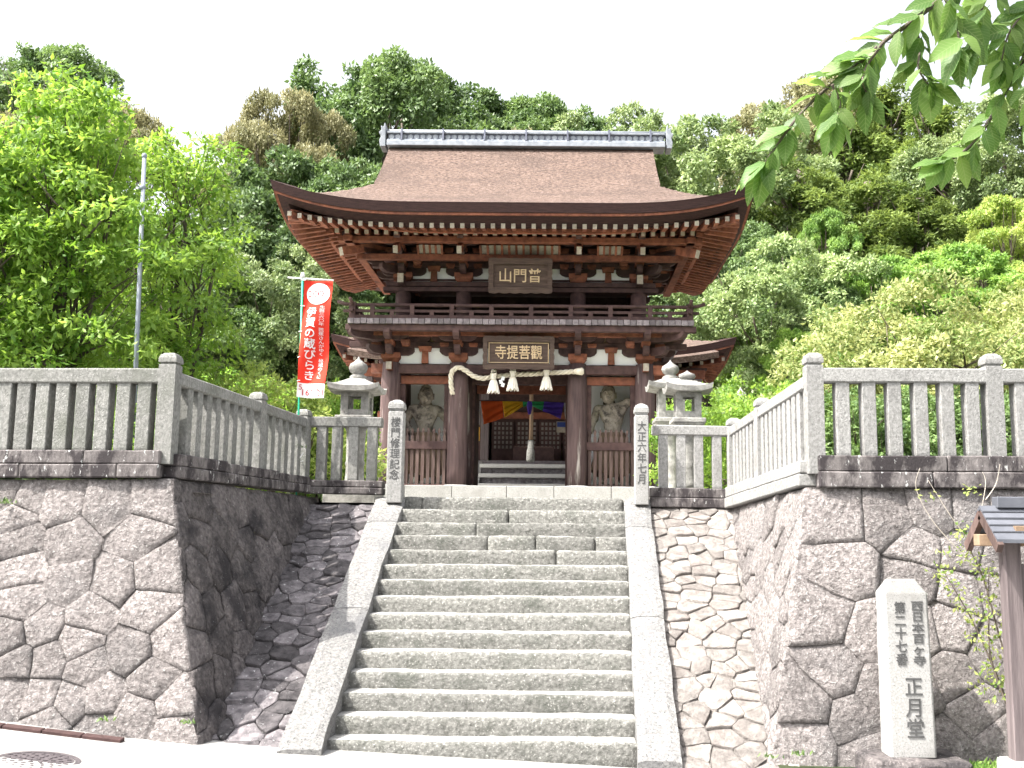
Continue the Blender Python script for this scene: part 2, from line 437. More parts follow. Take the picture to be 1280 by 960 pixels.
def voronoi(seeds, domain):
    cells = []
    for i, s in enumerate(seeds):
        poly = list(domain)
        for j, q in enumerate(seeds):
            if i == j: continue
            n = (q[0] - s[0], q[1] - s[1])
            if n[0] * n[0] + n[1] * n[1] > 9: continue
            poly = clip_poly(poly, ((s[0] + q[0]) / 2, (s[1] + q[1]) / 2), n)
            if len(poly) < 3: break
        if len(poly) >= 3 and abs(area2(poly)) > .004: cells.append(poly)
    return cells
def shrink(poly, g):
    if area2(poly) < 0: poly = poly[::-1]
    out = list(poly)
    for i in range(len(poly)):
        a = poly[i]; b = poly[(i + 1) % len(poly)]
        e = (b[0] - a[0], b[1] - a[1]); ln = sqrt(e[0] ** 2 + e[1] ** 2)
        if ln < 1e-5: continue
        n = (e[1] / ln, -e[0] / ln)
        out = clip_poly(out, (a[0] - n[0] * g, a[1] - n[1] * g), n)
        if len(out) < 3: return None
    return out
def stone_piece(name, poly, O, U, V, N, parent, material, gap=.008, bulge=.035, depth=.14, amp=.014, seglen=.09, tilt=0.0, lift=0.0):
    poly = shrink(poly, gap)
    if poly is None or abs(area2(poly)) < .003: return None
    pts = []
    for i in range(len(poly)):
        a = poly[i]; b = poly[(i + 1) % len(poly)]
        ln = sqrt((a[0] - b[0]) ** 2 + (a[1] - b[1]) ** 2)
        if ln < .01: continue
        c = min(.2, .007 / ln)
        k = max(1, int(ln / seglen))
        for q in range(k + 1):
            t = c + (1 - 2 * c) * q / k
            x = a[0] + (b[0] - a[0]) * t; y = a[1] + (b[1] - a[1]) * t
            d = noise.noise(Vector((x * 6, y * 6, 3.3))) * .012
            pts.append((x + d, y + d))
    n = len(pts)
    cx = sum(p[0] for p in pts) / n; cy = sum(p[1] for p in pts) / n
    sz = sqrt(abs(area2(poly)))
    dome = bulge * min(1, sz / .4)
    vs = []; org = O + U * cx + V * cy
    rs = [(1, -depth), (1, -.004), (.982, None), (.82, None), (.56, None), (.28, None)]
    sx, sy = R.uniform(-1, 1) * .07, R.uniform(-1, 1) * .07
    for r, z in rs:
        for (x, y) in pts:
            px = cx + (x - cx) * r; py = cy + (y - cy) * r
            zz = z
            if z is None:
                zz = dome * (1 - r ** 9) + fbm((px + O.x, py, O.y), 5.5, 4) * amp + (px - cx) * sx + (py - cy) * sy
            zz += lift - tilt * (py - cy)
            vs.append(U * (px - cx) + V * (py - cy) + N * zz)
    vs.append(N * (dome + lift))
    fs = []
    for a in range(len(rs) - 1):
        for k in range(n):
            k2 = (k + 1) % n
            fs.append((a * n + k, a * n + k2, (a + 1) * n + k2, (a + 1) * n + k))
    b = (len(rs) - 1) * n
    for k in range(n): fs.append((b + k, b + (k + 1) % n, len(vs) - 1))
    me = bpy.data.meshes.new(name)
    me.from_pydata(vs, [], fs)
    me.materials.append(material)
    bm = bmesh.new(); bm.from_mesh(me); bmesh.ops.recalc_face_normals(bm, faces=bm.faces[:])
    # outward check along N
    bm.faces.ensure_lookup_table()
    if sum(f.normal.dot(N) for f in bm.faces) < 0: bmesh.ops.reverse_faces(bm, faces=bm.faces[:])
    bm.to_mesh(me); bm.free()
    me.polygons.foreach_set('use_smooth', [True] * len(me.polygons))
    me.update()
    return put(name, me, parent, org)
def text(body, size, center, parent, material, name='lettering', sx=1.0, bold=0.0, line=1.0, extr=.003, rot=None, fit=None):
    cu = bpy.data.curves.new(name, 'FONT')
    cu.body = body; cu.size = 1.0 if fit else size; cu.align_x = 'CENTER'; cu.space_line = line
    cu.offset = bold; cu.extrude = extr; cu.resolution_u = 3
    o = bpy.data.objects.new(name, cu); C.objects.link(o)
    bpy.context.view_layer.update()
    me = bpy.data.meshes.new_from_object(o.evaluated_get(bpy.context.evaluated_depsgraph_get()))
    bpy.data.objects.remove(o); bpy.data.curves.remove(cu)
    co = np.empty(len(me.vertices) * 3); me.vertices.foreach_get('co', co); co = co.reshape(-1, 3)
    mid = (co.max(0) + co.min(0)) / 2
    co -= mid
    if fit is not None:
        ext = co.max(0) - co.min(0)
        co[:, 0] *= fit[0] / ext[0]; co[:, 1] *= fit[1] / ext[1]
    co[:, 0] *= sx
    new = np.stack([co[:, 0], -co[:, 2], co[:, 1]], 1)
    me.vertices.foreach_set('co', new.ravel())
    me.materials.clear(); me.materials.append(material)
    me.update()
    return put(name, me, parent, center, rot)

# ------------------------------------------------------------------ setting: road, terrace, hill
def road_z(x, y):
    z = .0 - .05 * (x + .3)
    if x < -3.4: z += (-3.4 - x) * .055
    if x > 8: z += (x - 8) * .05
    z += max(0, 8.6 - y) * .055 if y < 8.6 else 0
    return z
mb = MB()
mb.grid(lambda u, v: Vector((-60 + 120 * u, 2.6 + 8.4 * v, 0)), 120, 12)
for q in mb.v: q.z = road_z(max(-14, min(14, q.x)), max(0, q.y))
tag(mb.build('road', G['road'], None, smooth=True), kind='structure')
mb = MB()
mb.grid(lambda u, v: Vector((-60 + 120 * u, -60 + 64 * v, 0)), 40, 30)
for q in mb.v: q.z = road_z(max(-14, min(14, q.x)), max(0, q.y)) - .03 - (.05 if q.y > 2.5 else 0)
tag(mb.build('verge_ground', G['hill'], None, smooth=True), kind='structure')
TZ = ZA(622, 14) - .03
def hill(x, y):
    s = y - 37 + min(max(abs(x + 1) - 9, 0), 14) * .55
    z = TZ - .12
    if s > 0: z += min(.40 * s, 15) + fbm((x, y, 0), .06, 3) * min(s, 6) * .25
    return z
mb = MB()
mb.grid(lambda u, v: Vector((-120 + 240 * u, 27 + 170 * v * v ** .5, 0)), 80, 60)
for q in mb.v: q.z = hill(q.x, q.y)
tag(mb.build('hillside', G['hill'], None, smooth=True), kind='structure')
mb = MB()
for (x0, x1, y0, y1) in ((-60, -3.7, 10.7, 14.15), (2.45, 60, 10.7, 14.15), (-60, 60, 14.15, 60)):
    mb.add([(x0, y0, TZ - .05), (x1, y0, TZ - .05), (x1, y1, TZ - .05), (x0, y1, TZ - .05)], [(0, 1, 2, 3)])
tag(mb.build('terrace_ground', G['soil'], None), kind='structure')
mb = MB()
mb.grid(lambda u, v: Vector((2.0 + 12 * u, 9.25 + 1.2 * v, 0)), 24, 4)
for q in mb.v: q.z = .0 - .02 * (q.x - 2) + (.02 if q.y > 9.3 else -.3) + fbm(q, 2.0, 3) * .015
tag(mb.build('planting_bed', G['hill'], None, smooth=True), kind='structure')

# ------------------------------------------------------------------ retaining walls
def wall(side, A, B, Cc, E, seeds_px, label, mats):
    t = thing('stone_retaining_wall', label, 'wall', Vector((B.x, B.y, B.z - .3)))
    Nf = (Cc - A).cross(B - A).normalized()
    if Nf.y > 0: Nf.negate()
    U = Vector((Nf.y, -Nf.x, 0)).normalized() * -1
    if U.x < 0: U.negate()
    V = Nf.cross(U); V = V if V.z > 0 else -V
    V.normalize()
    O = A.copy()
    def uv(p): return ((p - O).dot(U), (p - O).dot(V))
    a = uv(A); b = uv(B)
    bd = b[0] + (b[0] - a[0]) * .12, b[1] * 1.12
    if side < 0: dom = [(-4.2, bd[1]), bd, a, (-4.2, uv(Cc)[1])]
    else: dom = [bd, (4.6, bd[1]), (4.6, uv(Cc)[1]), a]
    seeds = [uv(onplane(x, y, O, Nf)) for (x, y) in seeds_px]
    umin = min(s[0] for s in seeds); umax = max(s[0] for s in seeds)
    yv = 0.25
    row = 0
    while yv < 3.2:
        if side < 0:
            x = umin - .4 - R.uniform(0, .2)
            while x > -4.6: seeds.append((x, -yv + R.uniform(-.1, .1))); x -= R.uniform(.5, .75)
        else:
            x = umax + .4 + R.uniform(0, .2)
            while x < 5: seeds.append((x, -yv + R.uniform(-.1, .1))); x += R.uniform(.5, .75)
        yv += .42
    for poly in voronoi(seeds, dom):
        stone_piece('stone', poly, O, U, V, Nf, t, mats[0], gap=.0012, bulge=.022, depth=.12, amp=.022)
    # side face
    Ns = (E - A).cross(B - A).normalized()
    if Ns.x * side > 0: Ns.negate()
    U2 = (E - A); U2.z = 0
    U2 = (U2 - Ns * U2.dot(Ns)).normalized()
    V2 = Ns.cross(U2); V2 = V2 if V2.z > 0 else -V2
    def uv2(p): return ((p - O).dot(U2), (p - O).dot(V2))
    a2 = uv2(A); b2 = uv2(B); e2 = uv2(E)
    b2 = (b2[0] + (b2[0] - a2[0]) * .12, b2[1] * 1.12)
    dom = [a2, b2, (b2[0] + 1.0, b2[1]), (e2[0] + .35, e2[1] - .35), (e2[0] + .35, e2[1])]
    if area2(dom) < 0: dom = dom[::-1]
    seeds = []
    v = .2
    while v < 3:
        u = -1 + R.uniform(0, .4)
        while u < e2[0] + .6:
            seeds.append((u + R.uniform(-.09, .09), -v + R.uniform(-.12, .12) - .12 * u)); u += R.uniform(.34, .6)
        v += .36
    for poly in voronoi(seeds, dom):
        stone_piece('stone', poly, O, U2, V2, Ns, t, mats[1], gap=.0012, bulge=.022, depth=.12, amp=.022)
    # solid core behind the stones
    mb = MB()
    k = .075
    bz = Vector((0, 0, -.4))
    Cb = Cc.copy()
    Bl = B + (Cc - A)
    core = [A - Nf * k - Ns * k, B - Nf * k - Ns * k + bz, Bl - Nf * k + bz, Cc - Nf * k, E - Ns * k, Vector((E.x, E.y, B.z)) - Ns * k - Vector((side * -.1, 0, 0)) + bz,
            Vector((Bl.x, E.y, B.z - .4)), Vector((Cc.x, E.y, Cc.z))]
    for q in (0, 3, 4, 7): core[q].z -= .02
    mb.add(core, [(0, 1, 2, 3), (0, 4, 5, 1), (0, 3, 7, 4), (2, 6, 7, 3), (1, 5, 6, 2), (4, 7, 6, 5)])
    mb.build('core', G['joint'], t)
    return t
LA, LB_, LC, LE = P(215, 598, 10.4), P(247, 920, 9.85), P(-260, 601, 10.55), P(386, 621, 14.0)
RA, RB, RCc, RE = P(1008, 609, 10.4), P(965, 957, 9.85), P(1560, 613, 10.5), P(914, 637, 14.0)
left_seeds = [(8, 617), (33, 624), (75, 627), (137, 630), (192, 622), (20, 645), (25, 677), (85, 680), (170, 672), (27, 712), (85, 727), (142, 726), (195, 715),
              (28, 752), (52, 784), (113, 768), (185, 763), (10, 798), (97, 805), (162, 813), (214, 803), (20, 830), (60, 826), (107, 835), (13, 865), (52, 870), (88, 877),
              (127, 870), (190, 850), (170, 895), (218, 880), (218, 912), (120, 915), (60, 905)]
right_seeds = [(1048, 645), (1110, 648), (1167, 638), (1215, 640), (1262, 645), (1147, 687), (1205, 692), (1248, 708), (1057, 712), (1142, 722), (1203, 738), (1245, 735), (1035, 772),
               (1086, 793), (1045, 840), (1100, 865), (1008, 880), (1068, 900), (1010, 930), (1085, 945), (1150, 790), (1190, 785), (1150, 860), (1190, 845), (1218, 892), (1242, 815),
               (1187, 930), (1247, 930), (1285, 680), (1285, 770), (1290, 850), (1140, 930)]
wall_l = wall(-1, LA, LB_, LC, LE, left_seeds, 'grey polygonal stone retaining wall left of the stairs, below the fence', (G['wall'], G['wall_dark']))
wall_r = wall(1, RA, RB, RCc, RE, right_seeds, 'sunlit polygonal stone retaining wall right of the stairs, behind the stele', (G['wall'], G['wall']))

# kerb along the foot of the left wall
mb = MB()
for i in range(12):
    x0 = -8.2 + .36 * i
    def pz(x): return road_z(x, 9.6)
    def fy(x): return 9.66 + (x + 4.6) * -.01
    x1 = x0 + .352
    mb.add([(x0, fy(x0) - .03, pz(x0) - .1), (x1, fy(x1) - .03, pz(x1) - .1), (x1, fy(x1) + .06, pz(x1) - .1), (x0, fy(x0) + .06, pz(x0) - .1),
            (x0, fy(x0) - .03, pz(x0) + .03), (x1, fy(x1) - .03, pz(x1) + .03), (x1, fy(x1) + .06, pz(x1) + .035), (x0, fy(x0) + .06, pz(x0) + .035)],
           [(3, 2, 1, 0), (4, 5, 6, 7), (0, 1, 5, 4), (1, 2, 6, 5), (2, 3, 7, 6), (3, 0, 4, 7)])
tag(mb.build('kerb', G['kerb'], None, bevel=.006), kind='structure')

# manhole cover
mc = P(46, 951, 8.72); mc.z = road_z(mc.x, mc.y)
t = thing('manhole_cover', 'round iron manhole cover set in the pale road', 'manhole cover', mc)
sl_ = Matrix.Rotation(.105, 3, 'Y') @ Matrix.Rotation(-.008, 3, 'X')
mb = MB().lathe([(.33, -.03), (.33, .008), (.285, .008), (.285, -.01)], (0, 0, 0), 40)
put('frame', mb.mesh('frame', G['iron'], (0, 0, 0))[0], t, mc, sl_)
mb = MB().lathe([(.28, -.03), (.28, .004), (.275, .006)], (0, 0, 0), 40)
cv = put('cover', mb.mesh('cover', G['iron'], (0, 0, 0))[0], t, mc, sl_)
mb = MB()
for rr, nn in ((.24, 20), (.18, 15), (.12, 10), (.06, 5)):
    for k in range(nn):
        a = 2 * pi * k / nn + rr * 9
        mb.box((rr * cos(a), rr * sin(a), .007), (.032, .022, .01), Matrix.Rotation(a, 3, 'Z'))
o = put('studs', mb.mesh('studs', G['iron'], (0, 0, 0))[0], t, mc, sl_); o['kind'] = 'stuff'

# ------------------------------------------------------------------ stairs
NS = 15
Y0, Y1 = 10.0, 14.0
Z1 = ZA(622, 14)
RZ = Z1 / NS
RUN = (Y1 - Y0) / (NS - 1)
XL0, XR0 = XA(410, 10, 900), XA(795, 10, 900)
XL1, XR1 = XA(506, 14, 640), XA(780, 14, 640)
st = thing('stone_stairs', 'broad flight of fifteen worn granite steps between sloping border slabs', 'stairs', (-.7, 10, -.1))
joints = {1: [], 2: [], 3: [], 4: [], 5: [], 6: [], 7: [], 8: [], 9: [], 10: [], 11: [.7], 12: [.41, .61, .86], 13: [.35], 14: [.48], 15: [.16, .9]}
for k in range(1, NS + 1):
    fr = (k - 1) / (NS - 1)
    y = Y0 + RUN * (k - 1)
    xl = XL0 + (XL1 - XL0) * fr - .03; xr = XR0 + (XR1 - XR0) * fr + .03
    if k == NS: xl -= .33; xr += .33
    cuts = [0] + joints[k] + [1]
    z1 = RZ * k
    for i in range(len(cuts) - 1):
        a = xl + (xr - xl) * cuts[i] + .003; b = xl + (xr - xl) * cuts[i + 1] - .003
        zb = RZ * (k - 1) - .07
        dep = .46 if k < NS else .55
        sz = (b - a, dep, z1 - zb)
        vs, fs = rough_box(sz, (max(4, int(sz[0] / .085)), 5, 5), .026, .009, 7.0, k * 3 + i)
        for q in vs:
            wv = fbm(((q.x + a) * .9, k * 5.1, i), 1.0, 3)
            q.y += wv * .02
            if q.z > 0: q.z += fbm((q.x + a, k * 2.7, 9), .8, 2) * .012
        mb = MB(); mb.add(vs, fs)
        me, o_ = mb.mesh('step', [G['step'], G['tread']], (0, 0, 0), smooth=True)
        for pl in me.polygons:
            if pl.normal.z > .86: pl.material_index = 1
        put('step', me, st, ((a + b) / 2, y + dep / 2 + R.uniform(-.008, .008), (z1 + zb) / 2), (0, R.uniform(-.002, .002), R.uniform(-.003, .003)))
# border slabs
def border(xi0, xo0, xi1, xo1, cuts, y0, y1, z0, z1, th):
    for i in range(len(cuts) - 1):
        f0, f1 = cuts[i] + .0015, cuts[i + 1] - .0015
        n = max(3, int((f1 - f0) * 44)); m = 5
        mb = MB(); vs = []
        for (sd, dz) in ((0, 0), (1, -th)):
            for a in range(n + 1):
                f = f0 + (f1 - f0) * a / n
                for b in range(m + 1):
                    g = b / m
                    x = (xi0 + (xi1 - xi0) * f) * (1 - g) + (xo0 + (xo1 - xo0) * f) * g
                    y = y0 + (y1 - y0) * f; z = z0 + (z1 - z0) * f
                    ed = .018 if (b in (0, m) and sd == 0) else 0
                    ee = .015 if (a in (0, n) and sd == 0) else 0
                    nn = fbm((x * 1.0, y, z), 5, 4) * .010 + fbm((x, y, z + 5), 1.5, 2) * .012
                    vs.append(Vector((x + fbm((x, y, 4), 2.2, 3) * .016 * (1 if b in (0, m) else .4), y + (th * .1 if sd else 0), z + dz + (nn if sd == 0 else 0) - ed - ee)))
        ln = (n + 1) * (m + 1); fs = []
        def I(s_, a, b): return s_ * ln + a * (m + 1) + b
        for a in range(n):
            for b in range(m):
                fs.append((I(0, a, b), I(0, a + 1, b), I(0, a + 1, b + 1), I(0, a, b + 1)))
                fs.append((I(1, a, b), I(1, a, b + 1), I(1, a + 1, b + 1), I(1, a + 1, b)))
            for b in (0, m): fs.append((I(0, a, b), I(0, a + 1, b), I(1, a + 1, b), I(1, a, b)))
        for b in range(m):
            for a in (0, n): fs.append((I(0, a, b), I(0, a, b + 1), I(1, a, b + 1), I(1, a, b)))
        mb.add(vs, fs)
        mb.build('border_slab', G['border'], st, smooth=False)
by0, bz0 = 9.72, .10
by1, bz1 = 14.02, Z1 + .015
border(XL0 + .0, XA(350, 9.8, 930), XL1, XA(470, 14, 630), (0, .46, .86, 1.0), by0, by1, bz0 + .06, bz1, .36)
border(XR0 - .0, XA(851, 9.8, 940), XR1, XA(812, 14, 635), (0, .45, .85, 1.0), by0, by1, bz0 - .02, bz1, .36)

# ------------------------------------------------------------------ sloping paved banks beside the stairs
def bank(xo0, xi0, xo1, xi1, label, material, seed, bed):
    rg = random.Random(seed)
    O = Vector(((xo0 + xi0) / 2, 9.86, .03 - .05 * xo0 * 0)); E2 = Vector(((xo1 + xi1) / 2, 14.02, Z1 - .10))
    O.x = 0; E2.x = 0
    V = (E2 - O).normalized(); U = Vector((1, 0, 0)); N = U.cross(V)
    ln = (E2 - O).length
    t = thing('paved_bank', label, 'stone bank', Vector(((xo0 + xi0) / 2, 9.9, -.05)))
    a0, b0, a1, b1 = min(xo0, xi0), max(xo0, xi0), min(xo1, xi1), max(xo1, xi1)
    dom = [(a0, -.15), (b0, -.15), (b1, ln), (a1, ln)]
    seeds = []; v = -.05; row = 0
    while v < ln + .1:
        f = min(1, max(0, v / ln)); xa = a0 + (a1 - a0) * f; xb = b0 + (b1 - b0) * f
        dv = rg.uniform(.13, .24)
        x = xa - .05 + rg.uniform(0, .22)
        while x < xb + .05:
            seeds.append((x, v + rg.uniform(-.08, .08))); x += rg.uniform(.14, .40)
        v += dv
    for poly in voronoi(seeds, dom):
        stone_piece('flagstone', poly, O, U, V, N, t, material, gap=.003, bulge=.01, depth=.10, amp=.02, seglen=.07, tilt=rg.uniform(.0, .15), lift=rg.uniform(-.012, .016))
    mb = MB()
    c = [O + U * a0 - V * .2, O + U * b0 - V * .2, O + U * b1 + V * ln, O + U * a1 + V * ln]
    dn = Vector((0, 0, -.5))
    mb.add([q - N * .055 for q in c] + [q + dn for q in c], [(0, 1, 2, 3), (4, 7, 6, 5), (0, 4, 5, 1), (1, 5, 6, 2), (2, 6, 7, 3), (3, 7, 4, 0)])
    mb.build('bed', G[bed], t)
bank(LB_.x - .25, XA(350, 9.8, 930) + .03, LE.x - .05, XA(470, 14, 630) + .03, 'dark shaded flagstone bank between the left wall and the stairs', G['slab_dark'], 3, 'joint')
bank(RB.x + .25, XA(851, 9.8, 940) - .03, RE.x + .05, XA(812, 14, 635) - .03, 'bright sunlit flagstone bank between the stairs and the right wall', G['slab'], 5, 'soil')  # pale bed in the gaps, sunlit brightness put into its colour

# ------------------------------------------------------------------ stone fences
def unit_block(name, material, seed, seg=(3, 3, 9), amp=.006, r=.05):
    vs, fs = rough_box((1, 1, 1), seg, r, amp, 4, seed)
    mb = MB(); mb.add([q + Vector((0, 0, .5)) for q in vs], fs)
    return mb.mesh(name, material, (0, 0, 0), smooth=False)[0]
def post_mesh(name, material):
    mb = MB()
    mb.bb(-.5, .5, -.5, .5, 0, .885)
    mb.box((0, 0, .895), (.86, .86, .02))
    mb.box((0, 0, .922), (1.06, 1.06, .036))
    mb.box((0, 0, .958), (1.06, 1.06, .036), top=.82)
    mb.box((0, 0, .983), (.8, .8, .016), top=.7)
    return mb.mesh(name, material, (0, 0, 0), bevel=.012)[0]
FM = {}
for q in ('fence', 'fence_pale', 'fence_dark'):
    FM[q] = [unit_block('baluster', G[q], 11 + i) for i in range(3)]
    FM[q + 'p'] = post_mesh('post', G[q])
def fence(label, p0, p1, zb, zm, zt, railh, bal, posts, m='fence', mbase='fence_dark', w_b=.125, w_p=.17, ph=.17, courses=2, cov=.03, blk=1.1, group='stone fences round the stairs'):
    p0 = Vector((p0[0], p0[1], 0)); p1 = Vector((p1[0], p1[1], 0))
    d = p1 - p0; ln = d.length; d.normalize()
    ang = atan2(d.y, d.x)
    def zi(z, f): return z[0] + (z[1] - z[0]) * f
    t = thing('stone_fence', label, 'fence', Vector((p0.x, p0.y, zb[0])), group)
    rot = Matrix.Rotation(ang, 3, 'Z')
    tiltm = lambda z: Matrix.Rotation(ang, 3, 'Z') @ Matrix.Rotation(-atan2(z[1] - z[0], ln), 3, 'Y')
    # base courses
    for c in range(courses):
        x = 0
        while x < ln - .02:
            b = min(ln, x + R.uniform(.8, 1.3) * blk)
            if ln - b < .3: b = ln
            f = (x + b) / 2 / ln
            z0 = zi(zb, f); zt_ = zi(zm, f); hh = (zt_ - z0) / courses
            ex = .03 if c == 0 else 0
            vs, fs = rough_box((b - x - .006, w_p + .10 + ex, hh - .004), (max(3, int((b - x) / .15)), 3, 3), .012, .004, 6, R.random() * 50)
            mb = MB(); mb.add(vs, fs)
            me, _ = mb.mesh('base_block', G[mbase], (0, 0, 0))
            pos = p0 + d * ((x + b) / 2); pos.z = z0 + hh * (c + .5)
            put('base_block', me, t, pos, tiltm(zb))
            x = b
    for i, s in enumerate(bal):
        f = s / ln
        pos = p0 + d * s; pos.z = zi(zm, f) - .01
        h = zi(zt, f) - railh - pos.z + .015
        put('baluster', FM[m][R.randrange(3)], t, pos, (0, 0, ang + R.uniform(-.015, .015)), (w_b, w_b, h))
    edges = [0] + [s for s in posts if 0.05 < s < ln - .05] + [ln]
    for i in range(len(edges) - 1):
        a, b = edges[i] + .04, edges[i + 1] - .04
        vs, fs = rough_box((b - a, w_b + .03, railh), (max(3, int((b - a) / .2)), 3, 3), .014, .004, 6, R.random() * 50)
        mb = MB(); mb.add(vs, fs)
        me, _ = mb.mesh('rail', G[m], (0, 0, 0))
        pos = p0 + d * ((a + b) / 2); pos.z = zi(zt, (a + b) / 2 / ln) - railh / 2
        put('rail', me, t, pos, tiltm(zt))
    for s in posts:
        f = s / ln
        pos = p0 + d * s; pos.z = zi(zb, f) + (.14 if courses == 2 else .0) * 1.0
        put('post', FM[m + 'p'], t, pos, (0, 0, ang), (w_p, w_p, zi(zt, f) + ph - pos.z))
    return t
def lens(p0, p1, xs, D, y=520, axis=0):
    return [XA(x, D, y) - p0[0] for x in xs]
D1 = 10.47
# left front
q0 = (XA(-260, 10.6), 10.6); q1 = (XA(211, D1), D1)
ln = sqrt((q1[0] - q0[0]) ** 2 + (q1[1] - q0[1]) ** 2)
bl = [XA(x, D1, 520) - q0[0] for x in (182, 155.5, 129.5, 104, 78.5, 53, 29, 5)]
bl += [bl[-1] - .215 * k for k in range(1, 8)]
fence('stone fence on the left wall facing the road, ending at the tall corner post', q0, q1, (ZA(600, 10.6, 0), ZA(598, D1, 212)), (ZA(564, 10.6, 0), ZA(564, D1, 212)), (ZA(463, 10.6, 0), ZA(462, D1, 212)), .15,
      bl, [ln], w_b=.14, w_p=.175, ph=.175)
# left side (towards the gate)
DS = 14.0
q0 = (XA(214, D1), D1); q1 = (XA(381, DS), DS)
ln = sqrt((q1[0] - q0[0]) ** 2 + (q1[1] - q0[1]) ** 2)
sb = [ln * (.085 + .905 * k / 15.0) for k in range(15)]
mid = ln * .585
sb = [s for s in sb if abs(s - mid) > .1 and s > .16]
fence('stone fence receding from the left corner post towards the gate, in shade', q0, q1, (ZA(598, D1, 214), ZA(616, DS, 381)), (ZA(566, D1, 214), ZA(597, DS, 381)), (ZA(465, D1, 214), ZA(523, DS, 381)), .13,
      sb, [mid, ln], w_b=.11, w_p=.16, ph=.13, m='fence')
# left back wing
q0 = (XA(384, 14.05), 14.08); q1 = (XA(483, 14.05), 14.08)
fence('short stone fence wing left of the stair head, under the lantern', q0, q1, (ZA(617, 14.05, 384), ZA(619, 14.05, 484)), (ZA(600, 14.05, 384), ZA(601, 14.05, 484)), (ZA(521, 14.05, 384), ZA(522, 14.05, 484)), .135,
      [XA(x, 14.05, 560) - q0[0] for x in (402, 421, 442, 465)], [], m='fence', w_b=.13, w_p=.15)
# right front
q0 = (XA(1017, D1), D1); q1 = (XA(1560, 10.55), 10.55)
bl = [XA(x, D1, 520) - q0[0] for x in (1052, 1085, 1117, 1150, 1183, 1215, 1277)]
bl += [bl[-1] + .26 * k for k in range(1, 6)] + [bl[-1] + .26 * 7 + .05]
pr = [0, XA(1243, D1, 520) - q0[0], XA(1243, D1, 520) - q0[0] + 1.83]
bl = [b for b in bl if all(abs(b - p) > .15 for p in pr)]
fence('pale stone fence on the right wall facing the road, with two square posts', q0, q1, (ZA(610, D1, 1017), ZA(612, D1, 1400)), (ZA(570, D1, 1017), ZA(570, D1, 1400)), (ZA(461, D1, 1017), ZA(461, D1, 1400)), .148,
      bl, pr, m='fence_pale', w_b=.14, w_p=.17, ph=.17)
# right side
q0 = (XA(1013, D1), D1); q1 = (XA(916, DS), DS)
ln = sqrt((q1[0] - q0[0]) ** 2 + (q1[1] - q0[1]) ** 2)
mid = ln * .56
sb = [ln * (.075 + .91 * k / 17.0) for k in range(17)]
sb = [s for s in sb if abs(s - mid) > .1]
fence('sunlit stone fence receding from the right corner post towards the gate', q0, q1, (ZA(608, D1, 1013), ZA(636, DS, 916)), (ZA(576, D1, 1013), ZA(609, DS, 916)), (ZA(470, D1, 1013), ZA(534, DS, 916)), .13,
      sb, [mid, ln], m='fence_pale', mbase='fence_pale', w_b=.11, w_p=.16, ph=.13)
# right back wing
q0 = (XA(811, 14.05), 14.08); q1 = (XA(914, 14.05), 14.08)
fence('short stone fence wing right of the stair head, under the pair of lanterns', q0, q1, (ZA(634, 14.05, 812), ZA(636, 14.05, 914)), (ZA(610, 14.05, 812), ZA(611, 14.05, 914)), (ZA(531, 14.05, 812), ZA(533, 14.05, 914)), .135,
      [XA(x, 14.05, 560) - q0[0] for x in (829, 851, 873, 896)], [], m='fence_pale', w_b=.125, w_p=.15)

# ------------------------------------------------------------------ inscribed pillars at the stair head
def pillar(label, px, ytop, ybot, wpx, body, D, m):
    c = P(px, ybot, D); zt = P(px, ytop, D).z
    z0 = TZ - .06
    wd = wpx * D / FPX
    t = thing('inscribed_pillar', label, 'pillar', Vector((c.x, D + wd / 2, z0)), 'inscribed pillars at the stair head')
    mb = MB()
    x, y = c.x, D + wd / 2
    vs, fs = rough_box((wd, wd, zt - z0 - .16), (4, 4, 9), .012, .003, 5, px)
    mb.add([q + Vector((x, y, z0 + (zt - z0 - .16) / 2)) for q in vs], fs)
    mb.build('shaft', G[m], t)
    mb = MB()
    z = zt - .16
    for (s, h, tp) in ((.88, .035, 1), (1.06, .06, 1.0), (1.06, .05, .8), (.8, .03, .4)):
        mb.box((x, y, z + h / 2), (wd * s, wd * s, h), top=tp); z += h - .004
    mb.build('cap', G[m], t, bevel=.01)
    H = (zt - z0)
    text('\n'.join(body), .16, (x, D - .002, 0), t, G['carve'], fit=(wd * .62, P(px, ytop, D).z - c.z - .42), bold=.004).location.z = (zt + c.z) / 2 - .03 - z0
pillar('granite pillar with six black characters left of the stair head', 492, 499, 616, 19.5, '楼門修理記念', 13.75, 'fence_pale')
pillar('pale granite pillar with six black characters right of the stair head', 802.5, 504, 622, 17.5, '大正六年七月', 13.75, 'pale')

